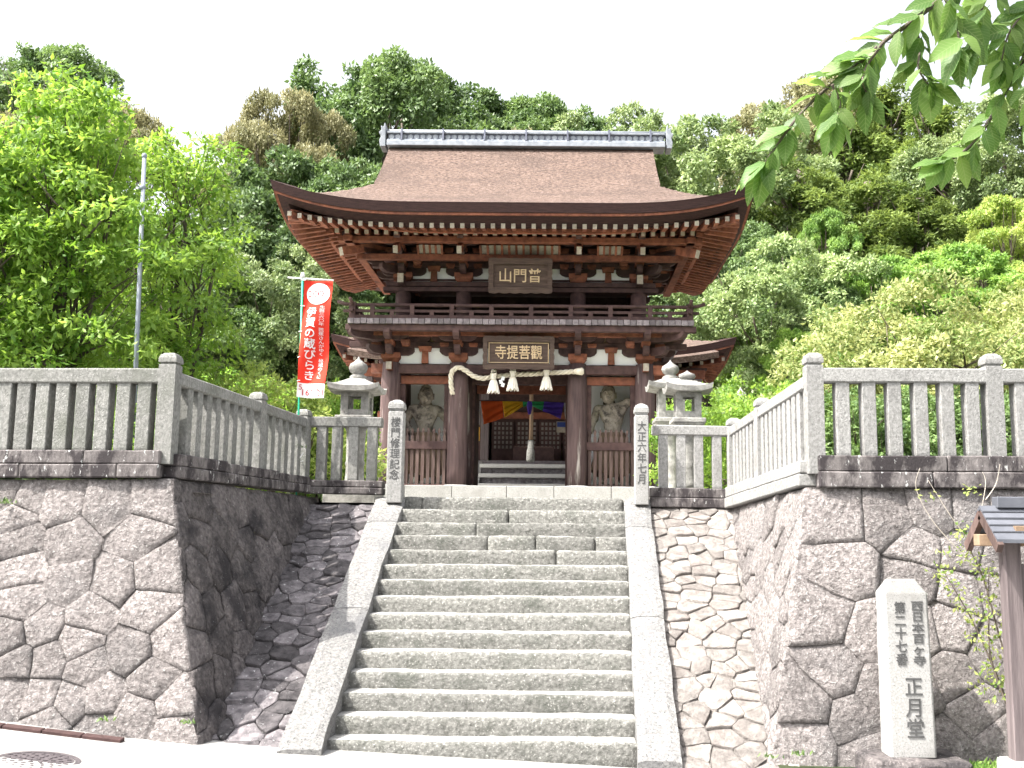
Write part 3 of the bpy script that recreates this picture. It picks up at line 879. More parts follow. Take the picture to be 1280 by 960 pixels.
# ------------------------------------------------------------------ stone lanterns
def lantern(label, px, ytop, yroof, ybox0, ybox1, wroof, D, m='lantern', tall=True):
    zt = P(px, ytop, D).z; zr = P(px, yroof, D).z; b0 = P(px, ybox0, D).z; b1 = P(px, ybox1, D).z
    x = P(px, yroof, D).x; z0 = TZ - .06
    wr = wroof * D / FPX
    t = thing('stone_lantern', label, 'lantern', Vector((x, D, z0)), 'stone lanterns behind the fence')
    g = G[m]
    mb = MB()
    mb.box((x, D, z0 + .08), (wr * 1.0, wr * 1.0, .16)); mb.box((x, D, z0 + .21), (wr * .8, wr * .8, .10), top=.8)
    mb.build('base', g, t, bevel=.015)
    zs = b1 - .16
    mb = MB().lathe([(.17, z0 + .26), (.14, z0 + .34), (.13, (z0 + zs) / 2), (.145, (z0 + zs) / 2 + .04), (.13, (z0 + zs) / 2 + .08), (.14, zs - .05), (.17, zs)], (x, D, 0), 14)
    mb.build('shaft', g, t, smooth=True)
    mb = MB().box((x, D, b1 - .115), (wr * .52, wr * .52, .09), top=1.35); mb.box((x, D, b1 - .035), (wr * .72, wr * .72, .07))
    mb.build('platform', g, t, bevel=.012)
    # light box with open windows
    mb = MB(); h = b0 - b1; s = wr * .54; p = s * .27
    for i in (-1, 1):
        for j in (-1, 1): mb.box((x + i * (s - p) / 2, D + j * (s - p) / 2, b1 + h / 2), (p, p, h))
    for zz, hh in ((b1 + h * .13, h * .26), (b0 - h * .09, h * .18)):
        for i in (-1, 1):
            mb.box((x, D + i * (s - p) / 2, zz), (s - 2 * p, p * .9, hh)); mb.box((x + i * (s - p) / 2, D, zz), (p * .9, s - 2 * p, hh))
    mb.build('light_box', g, t)
    # curved square roof with upturned corners
    mb = MB(); n = 12; hr = zr - b0; a = wr / 2
    def top(u, v):
        X = (u * 2 - 1); Y = (v * 2 - 1); m_ = max(abs(X), abs(Y))
        z = b0 + .075 + hr * (1 - m_) ** 1.15 * .95 + .05 * (abs(X) * abs(Y)) ** 3
        return Vector((x + X * a, D + Y * a, z))
    def bot(u, v):
        X = (u * 2 - 1); Y = (v * 2 - 1)
        return Vector((x + X * a * .97, D + Y * a * .97, b0 + .002 + .05 * (abs(X) * abs(Y)) ** 3))
    mb.grid(top, n, n); mb.grid(bot, n, n, flip=True)
    N1 = (n + 1) ** 2
    for k in range(n):
        for (i0, i1) in ((k, k + 1), (n * (n + 1) + k, n * (n + 1) + k + 1), (k * (n + 1), (k + 1) * (n + 1)), (k * (n + 1) + n, (k + 1) * (n + 1) + n)):
            mb.f.append([i0, i1, N1 + i1, N1 + i0]); mb.m.append(0)
    mb.build('roof', g, t)
    hf = zt - zr; rr = wr * .17
    mb = MB().lathe([(rr * .75, zr - .04), (rr * 1.0, zr + hf * .1), (rr * .6, zr + hf * .22), (rr * .95, zr + hf * .32), (rr * 1.12, zr + hf * .5), (rr * .98, zr + hf * .66), (rr * .5, zr + hf * .78), (rr * .18, zr + hf * .9), (rr * .04, zt)], (x, D, 0), 14)
    mb.build('finial', g, t, smooth=True)
    return t
lantern('grey stone lantern left of the stair head, between banner and gate', 447.5, 446, 474, 492, 521, 64, 15.0)
lantern('front stone lantern of the pair right of the stair head, nearest the fence', 859, 463, 478, 492, 524, 58, 14.75)
lantern('rear stone lantern of the pair right of the gate, taller onion finial', 838, 450, 474, 489, 524, 60, 16.4)
lantern('small pale lantern half hidden behind the right receding fence', 926, 484, 508, 517, 536, 44, 17.5)

# ------------------------------------------------------------------ two-storey temple gate
DG = 22.0
X0 = (XA(488, DG) + XA(806, DG)) / 2
HO = (XA(806, DG) - XA(488, DG)) / 2
HI = (XA(722, DG) - XA(573, DG)) / 2
CX4 = [X0 - HO, X0 - HI, X0 + HI, X0 + HO]
ROWS = [22.0, 23.6, 25.2]
YC = 23.6
def zz(py, D=DG): return P(646, py, D).z
PT = zz(607.5, 21.0)          # platform top
gate = thing('temple_gate', 'two-storey wooden temple gate with brown bark roof above the stairs', 'gate', Vector((X0, YC, TZ - .05)))
WD, WR, WCOL = G['wood_dark'], G['wood_red'], G['wood_col']
# stone platform
xx = X0 - 3.75
cuts = [0, .72, 1.55, 2.5, 3.6, 4.55, 5.7, 6.6, 7.5]
for i in range(len(cuts) - 1):
    a, b = X0 - 3.75 + cuts[i], X0 - 3.75 + cuts[i + 1]
    vs, fs = rough_box((b - a - .008, .42, PT - TZ + .06), (6, 4, 4), .012, .004, 6, i)
    mb = MB().add(vs, fs)
    put('platform_block', mb.mesh('platform_block', G['pale'], (0, 0, 0))[0], gate, ((a + b) / 2, 20.95 + .21, (PT + TZ - .06) / 2))
MB().bb(X0 - 3.74, X0 + 3.74, 21.38, 26.3, TZ - .05, PT - .006).build('platform_top', G['pale'], gate)
# lower columns with base stones
ZC = zz(455)
cm = MB().lathe([(.205, 0), (.212, .5), (.21, ZC - PT - .5), (.19, ZC - PT)], (0, 0, 0), 20).mesh('column', WCOL, (0, 0, 0), smooth=True)[0]
bs = MB().lathe([(.30, 0), (.29, .05), (.24, .075)], (0, 0, 0), 20).mesh('column_base', G['pale'], (0, 0, 0))[0]
for y in ROWS:
    for x in CX4:
        put('column', cm, gate, (x, y, PT), (0, 0, R.uniform(0, 6)))
        put('column_base', bs, gate, (x, y, PT - .02))
def bx(name, m, x0, x1, y0, y1, z0, z1, bevel=.008, parent=None):
    return MB().bb(x0, x1, y0, y1, z0, z1).build(name, m, parent or gate, bevel=bevel)
def tiebeams(y, z0, z1, t, name='tie_beam', m=WD, xs=CX4, ext=0.0):
    for i in range(3):
        bx(name, m, xs[i] + .12 - (ext if i == 0 else 0) , xs[i + 1] - .12 + (ext if i == 2 else 0), y - t / 2, y + t / 2, z0, z1)
for y in ROWS:
    tiebeams(y, zz(468), zz(457), .18)
for x in CX4:
    for i in range(2): bx('tie_beam', WD, x - .09, x + .09, ROWS[i] + .12, ROWS[i + 1] - .12, zz(468), zz(457))
# nose ends of the tie beam beyond the corner columns, white tips
for sgn, x in ((-1, CX4[0]), (1, CX4[3])):
    mb = MB().beam((x + sgn * .42, DG, zz(462)), (x + sgn * .1, DG, zz(462)), .16, .2, 0, endmi=1)
    mb.build('beam_nose', [WR, G['cream']], gate)
    mb = MB().beam((x, DG - .36, zz(461)), (x, DG, zz(461)), .12, .16, 0, endmi=1)
    mb.build('beam_nose', [WR, G['cream']], gate)
# side bays: inner frame, white back panel, floor rail, pickets
for k in (0, 2):
    xa, xb = CX4[k] + .2, CX4[k + 1] - .2
    bx('lintel', WR, xa, xb, 22.06, 22.2, zz(480), zz(470))
    for x in (xa + .05, xb - .05): bx('jamb', WD, x - .055, x + .055, 22.07, 22.19, PT, zz(480) - .002)
    bx('back_panel', G['plaster'], CX4[k] + .15, CX4[k + 1] - .15, 23.58, 23.62, PT, zz(466, 23.6), 0)
    xi = CX4[1] if k == 0 else CX4[2]
    for q in range(3): bx('side_slat', WD, xi - .03, xi + .03, 22.2, 23.45, PT + .1 + q * .42, PT + .18 + q * .42, 0)
    for q in range(6): bx('side_slat', G['wood_brown'], xi - .02, xi + .02, 22.3 + .2 * q, 22.35 + .2 * q, PT + .18, PT + .94, 0)
    bx('picket_rail', WD, xa, xb, 21.93, 22.05, zz(562.5), zz(552.5))
    bx('ground_sill', WD, xa, xb, 21.92, 22.06, PT, PT + .06)
    n = 9
    for i in range(n):
        x = xa + (xb - xa) * (i + .6) / (n + .2)
        h = zz(536) - PT
        mb = MB()
        z0 = PT + .05; zt = zz(536)
        mb.bb(-.033, .033, -.025, .025, z0, zt - .16)
        mb.box((0, 0, zt - .15), (.03, .03, .05)); mb.box((0, 0, zt - .095), (.03, .03, .07), top=2.0); mb.box((0, 0, zt - .03), (.06, .05, .06), top=.25)
        me = mb.mesh('picket', G['wood_brown'], (0, 0, PT))[0]
        put('picket', me, gate, (x, 21.99, PT), (0, 0, R.uniform(-.05, .05)))
# passage: rear beams and ceiling
bx('ceiling', WD, CX4[0], CX4[3], 22.1, 25.2, zz(455) + .02, zz(455) + .07, 0)
bx('door_beam', WD, CX4[1] + .15, CX4[2] - .15, 23.5, 23.7, zz(478, 23.6), zz(468, 23.6))
bx('door_beam', WR, CX4[1] + .15, CX4[2] - .15, 25.08, 25.2, zz(493, 25.2), zz(483, 25.2))
bx('door_beam', WD, CX4[1] + .15, CX4[2] - .15, 25.1, 25.3, zz(476, 25.2), zz(468, 25.2))
for x in (CX4[1] + .17, CX4[2] - .17): bx('door_jamb', WD, x - .07, x + .07, 23.5, 23.7, PT, zz(478, 23.6))
for x in (CX4[1], CX4[2]): bx('side_wall', WD, x - .03, x + .03, 23.75, 25.1, PT, zz(470), 0)
for x in (CX4[0], CX4[3]):
    for (ya, yb) in ((22.2, 23.4), (23.8, 25.0)): bx('side_wall', G['plaster'], x - .04, x + .04, ya, yb, PT + .5, zz(470), 0)
    bx('side_rail', WD, x - .06, x + .06, 22.2, 25.0, zz(560), zz(552))

# bracket pieces
def arm_mesh(Ln, h, t, m):
    e = .13
    pts = [(-Ln / 2, h), (-Ln / 2, h * .5), (-Ln / 2 + e * .35, h * .2), (-Ln / 2 + e, 0), (Ln / 2 - e, 0), (Ln / 2 - e * .35, h * .2), (Ln / 2, h * .5), (Ln / 2, h)]
    return MB().prism(pts, t).mesh('bracket_arm', m, (0, 0, 0))[0]
def block_mesh(s, h, m):
    return MB().box((0, 0, h * .22), (s * .68, s * .68, h * .44), top=1.42).box((0, 0, h * .72), (s, s, h * .56)).mesh('bearing_block', m, (0, 0, 0))[0]
BLK = {}
def bracket(x, y, z, tiers, mats, corner=0, face=(0, -1), h=.17, bh=.105, step=.3, L0=.82, dL=.34):
    """one bracket set; face = outward horizontal direction"""
    mA, mB_ = mats
    rot = atan2(face[1], face[0]) + pi / 2
    ca, sa = cos(rot), sin(rot)
    def W(u, v, zq): return Vector((x + u * ca - v * sa, y + u * sa + v * ca, zq))
    def blk(u, v, zq, s):
        key = ('b', s, mB_.name)
        if key not in BLK: BLK[key] = block_mesh(s, bh if s < .3 else .2, mB_)
        put('bearing_block', BLK[key], gate, W(u, v, zq), (0, 0, rot))
    def arm(Ln, u, v, zq, along):
        key = ('a', round(Ln, 2), mA.name)
        if key not in BLK: BLK[key] = arm_mesh(Ln, h, .13, mA)
        put('bracket_arm', BLK[key], gate, W(u, v, zq), (0, 0, rot + along))
    blk(0, 0, z, .40)
    zq = z + .16
    for k in range(tiers):
        arm(L0 + dL * k, 0, 0, zq, 0)
        for u in (-1, 0, 1):
            blk(u * ((L0 + dL * k) / 2 - .1), 0, zq + h, .19)
        if k > 0:
            arm(L0, 0, -step * k, zq, 0)
            for u in (-1, 0, 1): blk(u * (L0 / 2 - .1), -step * k, zq + h, .19)
        arm(step * 2 * (k + 1) + .3, 0, 0, zq + .001, pi / 2)
        blk(0, -step * (k + 1), zq + h, .18)
        if corner:
            arm((step * 2 * (k + 1)) * 1.4 + .3, 0, 0, zq + .002, corner * pi / 4)
            blk(corner * -step * (k + 1) * -1, -step * (k + 1), zq + h, .18)
        zq += h + bh
    return zq
# --- lower brackets, white panels, balcony
mats_low = (WD, WR)
for i, x in enumerate(CX4):
    zt_low = bracket(x, DG, ZC, 2, mats_low, corner={0: 1, 3: -1}.get(i, 0), step=.34)
for y in ROWS:
    for sgn, x in ((-1, CX4[0]), (1, CX4[3])):
        bracket(x, y, ZC, 2, mats_low, face=(sgn, 0), step=.34)
def panels(xs, y, z0, z1, strut=True):
    for i in range(3):
        bx('white_panel', G['plaster'], xs[i] + .05, xs[i + 1] - .05, y + .01, y + .05, z0, z1, 0)
        if strut and i != 1:
            xm = (xs[i] + xs[i + 1]) / 2
            MB().box((xm, y - .02, (z0 + z1) / 2), (.15, .1, z1 - z0), top=.8).build('strut', WR, gate)
            MB().box((xm, y - .03, z1 - .03), (.24, .16, .1), top=1.2).build('bearing_block', WR, gate)
panels(CX4, DG, zz(455.5), zz(436))
bx('wall_plate', WD, CX4[0] - .9, CX4[3] + .9, DG - .075, DG + .075, zz(436), zz(429))
bx('wall_plate', WD, CX4[0] - .9, CX4[3] + .9, DG - .075, DG + .075, zz(420), zz(413.5))
bx('white_panel', G['wood_tan'], CX4[0] - .2, CX4[3] + .2, DG + .01, DG + .05, zz(428.6), zz(420.3), 0)
bx('balcony_beam', WR, X0 - HO - .62, X0 + HO + .62, DG - .42, DG - .28, zz(421, 21.65), zz(415, 21.65))
# balcony: edge beam, boards, railing
YB = 21.15
HB = (XA(868, YB, 405) - XA(434, YB, 405)) / 2
XB = (XA(868, YB, 405) + XA(434, YB, 405)) / 2
zb0, zb1, zb2 = zz(413, YB), zz(405.5, YB), zz(398.5, YB)
YBb = 2 * YC - YB
bx('balcony_beam', WD, XB - HB - .05, XB + HB + .05, YB + .06, YB + .22, zb0, zb1)
for sgn in (-1, 1): bx('balcony_beam', WD, XB + sgn * (HB - .22) - .08, XB + sgn * (HB - .22) + .08, YB + .22, YBb, zb0, zb1)
nb = 54
for i in range(nb):
    x = XB - HB + 2 * HB * (i + .5) / nb
    wd = 2 * HB / nb - .012
    mb = MB().box((x, (YB + 22.3) / 2, (zb1 + zb2) / 2 + R.uniform(-.004, .004)), (wd, 22.3 - YB, zb2 - zb1 - .012))
    mb.build('floor_board', G['board_end'], gate)
for sgn in (-1, 1):
    for i in range(14):
        y = 22.32 + .29 * (i + .5)
        if y > YBb: break
        MB().box((XB + sgn * (HB - .45), y, (zb1 + zb2) / 2), (.9, .28, zb2 - zb1 - .012)).build('floor_board', G['board_end'], gate)
# railing
zr0, zr1, zr2, zr3 = zb2, zz(393, YB), zz(388.6, YB), zz(381, YB)
def rails(xa, ya, xb, yb, ext):
    d = Vector((xb - xa, yb - ya, 0)).normalized()
    a = Vector((xa, ya, 0)); b = Vector((xb, yb, 0))
    up = Vector((0, 0, 1))
    MB().beam(a + up * (zr0 + .035), b + up * (zr0 + .035), .11, .08).build('rail', WD, gate)
    MB().beam(a - d * ext * .6 + up * zr2, b + d * ext * .6 + up * zr2, .07, .055).build('rail', WD, gate)
    pts = [a - d * ext + up * (zr3 + .07), a - d * ext * .5 + up * (zr3 + .015), a + up * zr3, b + up * zr3, b + d * ext * .5 + up * (zr3 + .015), b + d * ext + up * (zr3 + .07)]
    MB().tube(pts, .038, 8).build('top_rail', WD, gate, smooth=True)
    ln = (b - a).length; n = max(2, round(ln / .41))
    for i in range(1, n):
        p = a + d * (ln * i / n)
        h = (zr3 if i % 2 else zr2) - zr0 - .02
        MB().box((p.x, p.y, zr0 + .07 + (h - .05) / 2), (.09, .09, h - .05)).build('rail_post', WD, gate)
rails(XB - HB + .08, YB + .12, XB + HB - .08, YB + .12, .32)
rails(XB - HB + .08, YB + .12, XB - HB + .08, YBb, .3)
rails(XB + HB - .08, YB + .12, XB + HB - .08, YBb, .3)
for sgn in (-1, 1):
    mb = MB().box((XB + sgn * (HB - .08), YB + .12, (zr0 + zr3) / 2), (.13, .13, zr3 - zr0 + .1))
    mb.build('rail_post', WD, gate)

# --- upper storey
YU = 22.25
HU = (XA(798, YU, 380) - XA(504, YU, 380)) / 2
XU = X0 + .03
HUI = HI * .98
CU = [XU - HU, XU - HUI, XU + HUI, XU + HU]
zu0, zu1 = zb2, zz(355, YU)
cm2 = MB().lathe([(.17, 0), (.17, zu1 - zu0)], (0, 0, 0), 18).mesh('upper_column', WD, (0, 0, 0), smooth=True)[0]
for y in (YU, YC, 2 * YC - YU):
    for x in CU:
        if y == YC and x in CU[1:3]: continue
        put('upper_column', cm2, gate, (x, y, zu0))
bx('upper_wall', WD, CU[0], CU[3], YC - .05, YC + .05, zu0, zu1, 0)
for x in (CU[0], CU[3]): bx('upper_wall', WD, x - .04, x + .04, YU + .15, 2 * YC - YU - .15, zu0, zu1, 0)
bx('upper_ceiling', WD, CU[0], CU[3], YU, 2 * YC - YU, zu1 + .05, zu1 + .1, 0)
bx('upper_floor', WD, CU[0] - .1, CU[3] + .1, 22.32, 2 * YC - YU, zb1, zb2 - .02, 0)
bx('head_beam', WD, CU[0] - .42, CU[3] + .42, YU - .17, YU + .05, zz(367, YU), zz(361.5, YU))
bx('head_beam', WD, CU[0] - .36, CU[3] + .36, YU - .2, YU + .08, zz(361, YU), zz(355.2, YU))
for sgn, x in ((-1, CU[0]), (1, CU[3])):
    bx('head_beam', WD, x - .1, x + .1, YU + .1, 2 * YC - YU, zz(367, YU), zz(355.2, YU))
    MB().beam((x, YU - .5, zz(355, YU)), (x, YU - .1, zz(355, YU)), .13, .2, 0, endmi=1).build('beam_nose', [WD, G['cream']], gate)
panels(CU, YU, zz(354.5, YU), zz(336, YU))
zbr = zz(355, YU)
for i, x in enumerate(CU):
    ztop = bracket(x, YU, zbr, 3, (WD, WR), corner={0: 1, 3: -1}.get(i, 0), step=.34, h=.16, bh=.1, L0=.8, dL=.3)
    # tail rafters with pale tips
    MB().beam((x, YU - 1.28, zz(313, 21.0)), (x, YU - .1, zz(300, 22)), .10, .16, 0, endmi=1).build('tail_rafter', [WR, G['cream']], gate)
for sgn, x in ((-1, CU[0]), (1, CU[3])):
    for y in (YU, YC, 2 * YC - YU):
        bracket(x, y, zbr, 3, (WD, WR), face=(sgn, 0), step=.34, h=.16, bh=.1, L0=.8, dL=.3)
    MB().beam((x + sgn * 1.15, YU - 1.15, zz(316, 21.1)), (x, YU, zz(302, 22)), .13, .17, 0, endmi=1).build('tail_rafter', [WR, G['cream']], gate)
bx('wall_plate', WD, CU[0] - .7, CU[3] + .7, YU - .08, YU + .08, zz(336, YU), zz(330, YU))
bx('wall_plate', WR, CU[0] - .7, CU[3] + .7, YU - .08, YU + .08, zz(327, YU), zz(321, YU))
bx('upper_board', WD, CU[0] - .1, CU[3] + .1, YU + .0, YU + .06, zz(330, YU), zz(285, YU), 0)
YP = YU - 1.02
bx('eave_purlin', WR, CU[0] - 1.25, CU[3] + 1.25, YP - .09, YP + .09, zz(304, YP), zz(297.5, YP))
bx('bracket_beam', WR, CU[0] - .9, CU[3] + .9, YU - .76, YU - .62, zz(326, YU - .7), zz(319, YU - .7))
for sgn, x in ((-1, CU[0]), (1, CU[3])):
    bx('eave_purlin', WR, x + sgn * 1.02 - .09, x + sgn * 1.02 + .09, YU - 1.2, 2 * YC - YU + 1.2, zz(304, YP), zz(297.5, YP))
# cove with pale slats between bracket sets
for i in range(3):
    xa, xb = CU[i], CU[i + 1]
    span = (xb - xa) - .82
    n = max(4, round(span / .155))
    xm = (xa + xb) / 2
    za, zb_ = zz(319, YU - .72), zz(305, YP)
    for k in range(n):
        x = xm + (k - (n - 1) / 2) * (span / n)
        MB().add([(x - .05, YU - .70, za), (x + .05, YU - .70, za), (x + .05, YP + .12, zb_), (x - .05, YP + .12, zb_),
                  (x - .05, YU - .66, za), (x + .05, YU - .66, za), (x + .05, YP + .16, zb_), (x - .05, YP + .16, zb_)],
                 [(0, 1, 2, 3), (5, 4, 7, 6), (0, 4, 5, 1), (1, 5, 6, 2), (2, 6, 7, 3), (3, 7, 4, 0)]).build('cove_slat', G['cream'], gate)
    for k in range(n + 1):
        x = xm + (k - n / 2) * (span / n)
        MB().beam((x, YU - .73, za), (x, YP + .09, zb_), .045, .05).build('cove_rib', WR, gate)

# ------------------------------------------------------------------ bark roofs (hip-and-gable)
def bark_roof(root, xc, yc, a, b, Xg, ze, hg, hb, lift, names, th=.19, soff=.46, sslope=.20, raft=True, rsp=.205, back=False, gable=True):
    tg = a - Xg
    # h(t) = al t + be t^2
    be = (hb / b - hg / tg) / (b - tg); al = hg / tg - be * tg
    def h(t): return al * t + be * t * t
    def g(s): return max(0, (s - .36) / .64) ** 2.7
    def lf(x, y): return lift * g(abs(x) / a) * g(abs(y) / b)
    def zt(x, y, main):
        ty, tx = b - abs(y), a - abs(x)
        z = h(max(ty, 0)) if main else min(h(max(ty, 0)), h(max(tx, 0)))
        return ze + z + lf(x, y)
    mb = MB(); n = 56
    # main slopes
    for sg in ((-1, 1)):
        mb.grid(lambda u, v: Vector((xc + (2 * u - 1) * Xg, yc + sg * b * (1 - v), zt((2 * u - 1) * Xg, b * (1 - v), True))), 40, 26, flip=(sg > 0))
    # side skirts
    for sx in (-1, 1):
        mb.grid(lambda u, v: Vector((xc + sx * (Xg + (a - Xg) * u), yc + (2 * v - 1) * b, zt(Xg + (a - Xg) * u, (2 * v - 1) * b, False))), 22, 60, flip=(sx < 0))
    roof = mb.build(names[0], G['bark'], root, smooth=True)
    if gable:
        for sx in (-1, 1):
            # thick verge edge and gable boards
            mb = MB(); vs = []
            ys = [(-1 + 2 * k / 30) * (b - tg) for k in range(31)]
            for dx, dz in ((.0, .015), (.0, -.22), (-.10, -.22), (-.10, .0)):
                for y in ys: vs.append(Vector((xc + sx * (Xg + dx + .012), yc + y, zt(0, y, True) + dz)))
            fs = [(r * 31 + k, r * 31 + k + 1, ((r + 1) % 4) * 31 + k + 1, ((r + 1) % 4) * 31 + k) for r in range(4) for k in range(30)]
            mb.add(vs, fs).build('verge', G['bark'], root)
            mb = MB(); xg = xc + sx * (Xg - .14)
            poly = [(yc + y, zt(0, y, True) - .05) for y in ys] + [(yc + ys[-1], ze + hg - .2), (yc + ys[0], ze + hg - .2)]
            mb.prism(poly, .05, 'X', (xg, 0, 0)).build('gable_board', WD, root)
    # perimeter sweep for eave layers: list of (inset, dz)
    def per(ins, dz, side, k, n):
        s = -1 + 2 * k / n
        if side == 0: x, y = s * (a - ins), -(b - ins)
        elif side == 1: x, y = (a - ins), s * (b - ins)
        elif side == 2: x, y = -s * (a - ins), (b - ins)
        else: x, y = -(a - ins), -s * (b - ins)
        X = s * a if side in (0, 2) else (a if side == 1 else -a)
        Y = s * b if side in (1, 3) else (-b if side == 0 else b)
        return Vector((xc + x, yc + y, ze + lf(X, Y) + dz))
    def layer(name, prof, m):
        mb = MB(); N = 60; vs = []
        for side in range(4):
            for k in range(N):
                for (ins, dz) in prof: vs.append(per(ins, dz, side, k, N))
        q = len(prof); T = 4 * N; fs = []
        for i in range(T):
            for j in range(q):
                j2 = (j + 1) % q; i2 = (i + 1) % T
                fs.append((i * q + j, i2 * q + j, i2 * q + j2, i * q + j2))
        mb.add(vs, fs).build(name, m, root)
    layer('eave_edge', [(0, .004), (.05, -th), (.4, -th), (.4, .0)], G['bark_edge'])
    layer('eave_fascia', [(.07, -th - .004), (.07, -th - .05), (.3, -th - .05), (.3, -th - .004)], WR)
    layer('eave_board', [(.12, -th - .052), (.31, -th - .20), (.5, -th - .20), (.5, -th - .052)], G['bark_edge'])  # near-black board: shade of the eave recess put into the colour
    # soffit and rafters
    def zs(x, y):
        t = min(a - abs(x), b - abs(y))
        return ze - soff + sslope * t + lf(x, y)
    mb = MB()
    mb.grid(lambda u, v: Vector((xc + (2 * u - 1) * (a - .3), yc + (2 * v - 1) * (b - .3), zs((2 * u - 1) * (a - .3), (2 * v - 1) * (b - .3)) + .075)), 64, 48, flip=True)
    mb.build('soffit', WD, root)
    if raft:
        e0, e1, e2 = .26, .92, 2.5
        def rafter(nm, x0, y0, x1, y1, dz, w_, h_):
            p = Vector((xc + x0, yc + y0, zs(x0, y0) + dz)); q = Vector((xc + x1, yc + y1, zs(x1, y1) + dz))
            MB().beam(p, q, w_, h_, 0, endmi=1).build(nm, [WR, G['cream']], root)
        nx = int((2 * a - .7) / rsp)
        for k in range(nx + 1):
            x = -a + .35 + (2 * a - .7) * k / nx
            room = a - abs(x)
            i1 = min(e2, max(room, e0 + .12))
            rafter('flying_rafter', x, -(b - e0), x, -(b - min(e1 + .25, i1)), 0, .085, .10)
            if i1 > e1 + .05: rafter('rafter', x, -(b - e1), x, -(b - i1), -.085, .085, .10)
        ny = int((2 * b - .7) / (rsp * 1.15))
        for sx in (-1, 1):
            for k in range(1, ny + 1):
                y = -b + .35 + (2 * b - .7) * k / ny
                room = b - abs(y)
                i1 = min(e2, max(room, e0 + .12))
                rafter('flying_rafter', sx * (a - e0), y, sx * (a - min(e1 + .25, i1)), y, 0, .085, .10)
                if i1 > e1 + .05: rafter('rafter', sx * (a - e1), y, sx * (a - i1), y, -.085, .085, .10)
        for sx in (-1, 1):
            for sy in (-1, 1):
                p = Vector((xc + sx * (a - .34), yc + sy * (b - .34), zs(a - .34, b - .34) + .0)); q = Vector((xc + sx * (a - 2.4), yc + sy * (b - 2.4), zs(a - 2.4, b - 2.4) - .1))
                MB().beam(p, q, .15, .2, 0).build('hip_rafter', [WR], root)
    # boards that carry the two rafter rows
    for (ins, dz, nm) in ((.84, -.03, 'rafter_board'),):
        layer(nm, [(ins, -soff + .11 + dz), (ins, -soff + .20 + dz), (ins + .1, -soff + .20 + dz), (ins + .1, -soff + .11 + dz)], WR)
    return zt
DE = 20.0
aG = (XA(946, DE, 233) - XA(337, DE, 233)) / 2
XR_ = (XA(946, DE, 233) + XA(337, DE, 233)) / 2
bG = YC - DE
zeG = zz(253, DE)
liftG = P(338, 228, DE).z - P(338, 253, DE).z + .02
Xg = 3.1
tgG = aG - Xg
hgG = ZA(229, DE + tgG, 460) - zeG
hbG = ZA(184, YC) - zeG
bark_roof(gate, XR_, YC, aG, bG, Xg, zeG, hgG, hbG, liftG, ('roof',))
# tiled ridge
zr = zeG + hbG - .06
XRr = (XA(482, YC, 170) + XA(834, YC, 170)) / 2
hr = (XA(834, YC, 170) - XA(482, YC, 170)) / 2 - .07
ztp = ZA(163.5, YC)
H = ztp - zr
rg = MB().bb(XRr - hr, XRr + hr, YC - .24, YC + .24, zr, zr + H * .26).bb(XRr - hr, XRr + hr, YC - .20, YC + .20, zr + H * .26, zr + H * .36).build('ridge', G['tile'], gate, bevel=.01)
bx('ridge_band', G['tile_dark'], XRr - hr + .02, XRr + hr - .02, YC - .13, YC + .13, zr + H * .36, zr + H * .68, 0, parent=rg)
bx('ridge_course', G['tile'], XRr - hr, XRr + hr, YC - .19, YC + .19, zr + H * .68, zr + H * .78, .006, parent=rg)
mb = MB()
mb.tube([(XRr - hr - .05, YC, zr + H * .84), (XRr + hr + .05, YC, zr + H * .84)], H * .17, 12); mb.build('ridge_cap', G['tile'], rg, smooth=True)
dm = MB().tube([(0, -.15, 0), (0, -.12, 0)], H * .13, 10).mesh('ridge_disc', G['tile'], (0, 0, 0))[0]
nd = 44
for k in range(nd): put('ridge_disc', dm, rg, (XRr - hr + .1 + (2 * hr - .2) * k / (nd - 1), YC, zr + H * .52))
for k in range(7):
    x = XRr - hr + 2 * hr * (k + .35) / 6.7
    if x < XRr + hr: MB().bb(x - .02, x + .02, YC - .225, YC + .225, zr + H * .3, zr + H * .9).build('ridge_joint', G['tile_dark'], rg)
for sx in (-1, 1):
    x = XRr + sx * (hr + .03)
    mb = MB()
    pts = [(0, 0), (.13, 0), (.15, .12), (.11, .2), (.17, .27), (.11, .31), (.12, .40), (.06, .37), (.03, .46), (0, .40)]
    mb.prism([(sx * p[0], p[1] * H / .36) for p in pts][::(1 if sx > 0 else -1)], .42, 'Y', (x, YC, zr - .02))
    mb.build('ridge_ornament', G['tile'], rg, bevel=.012)

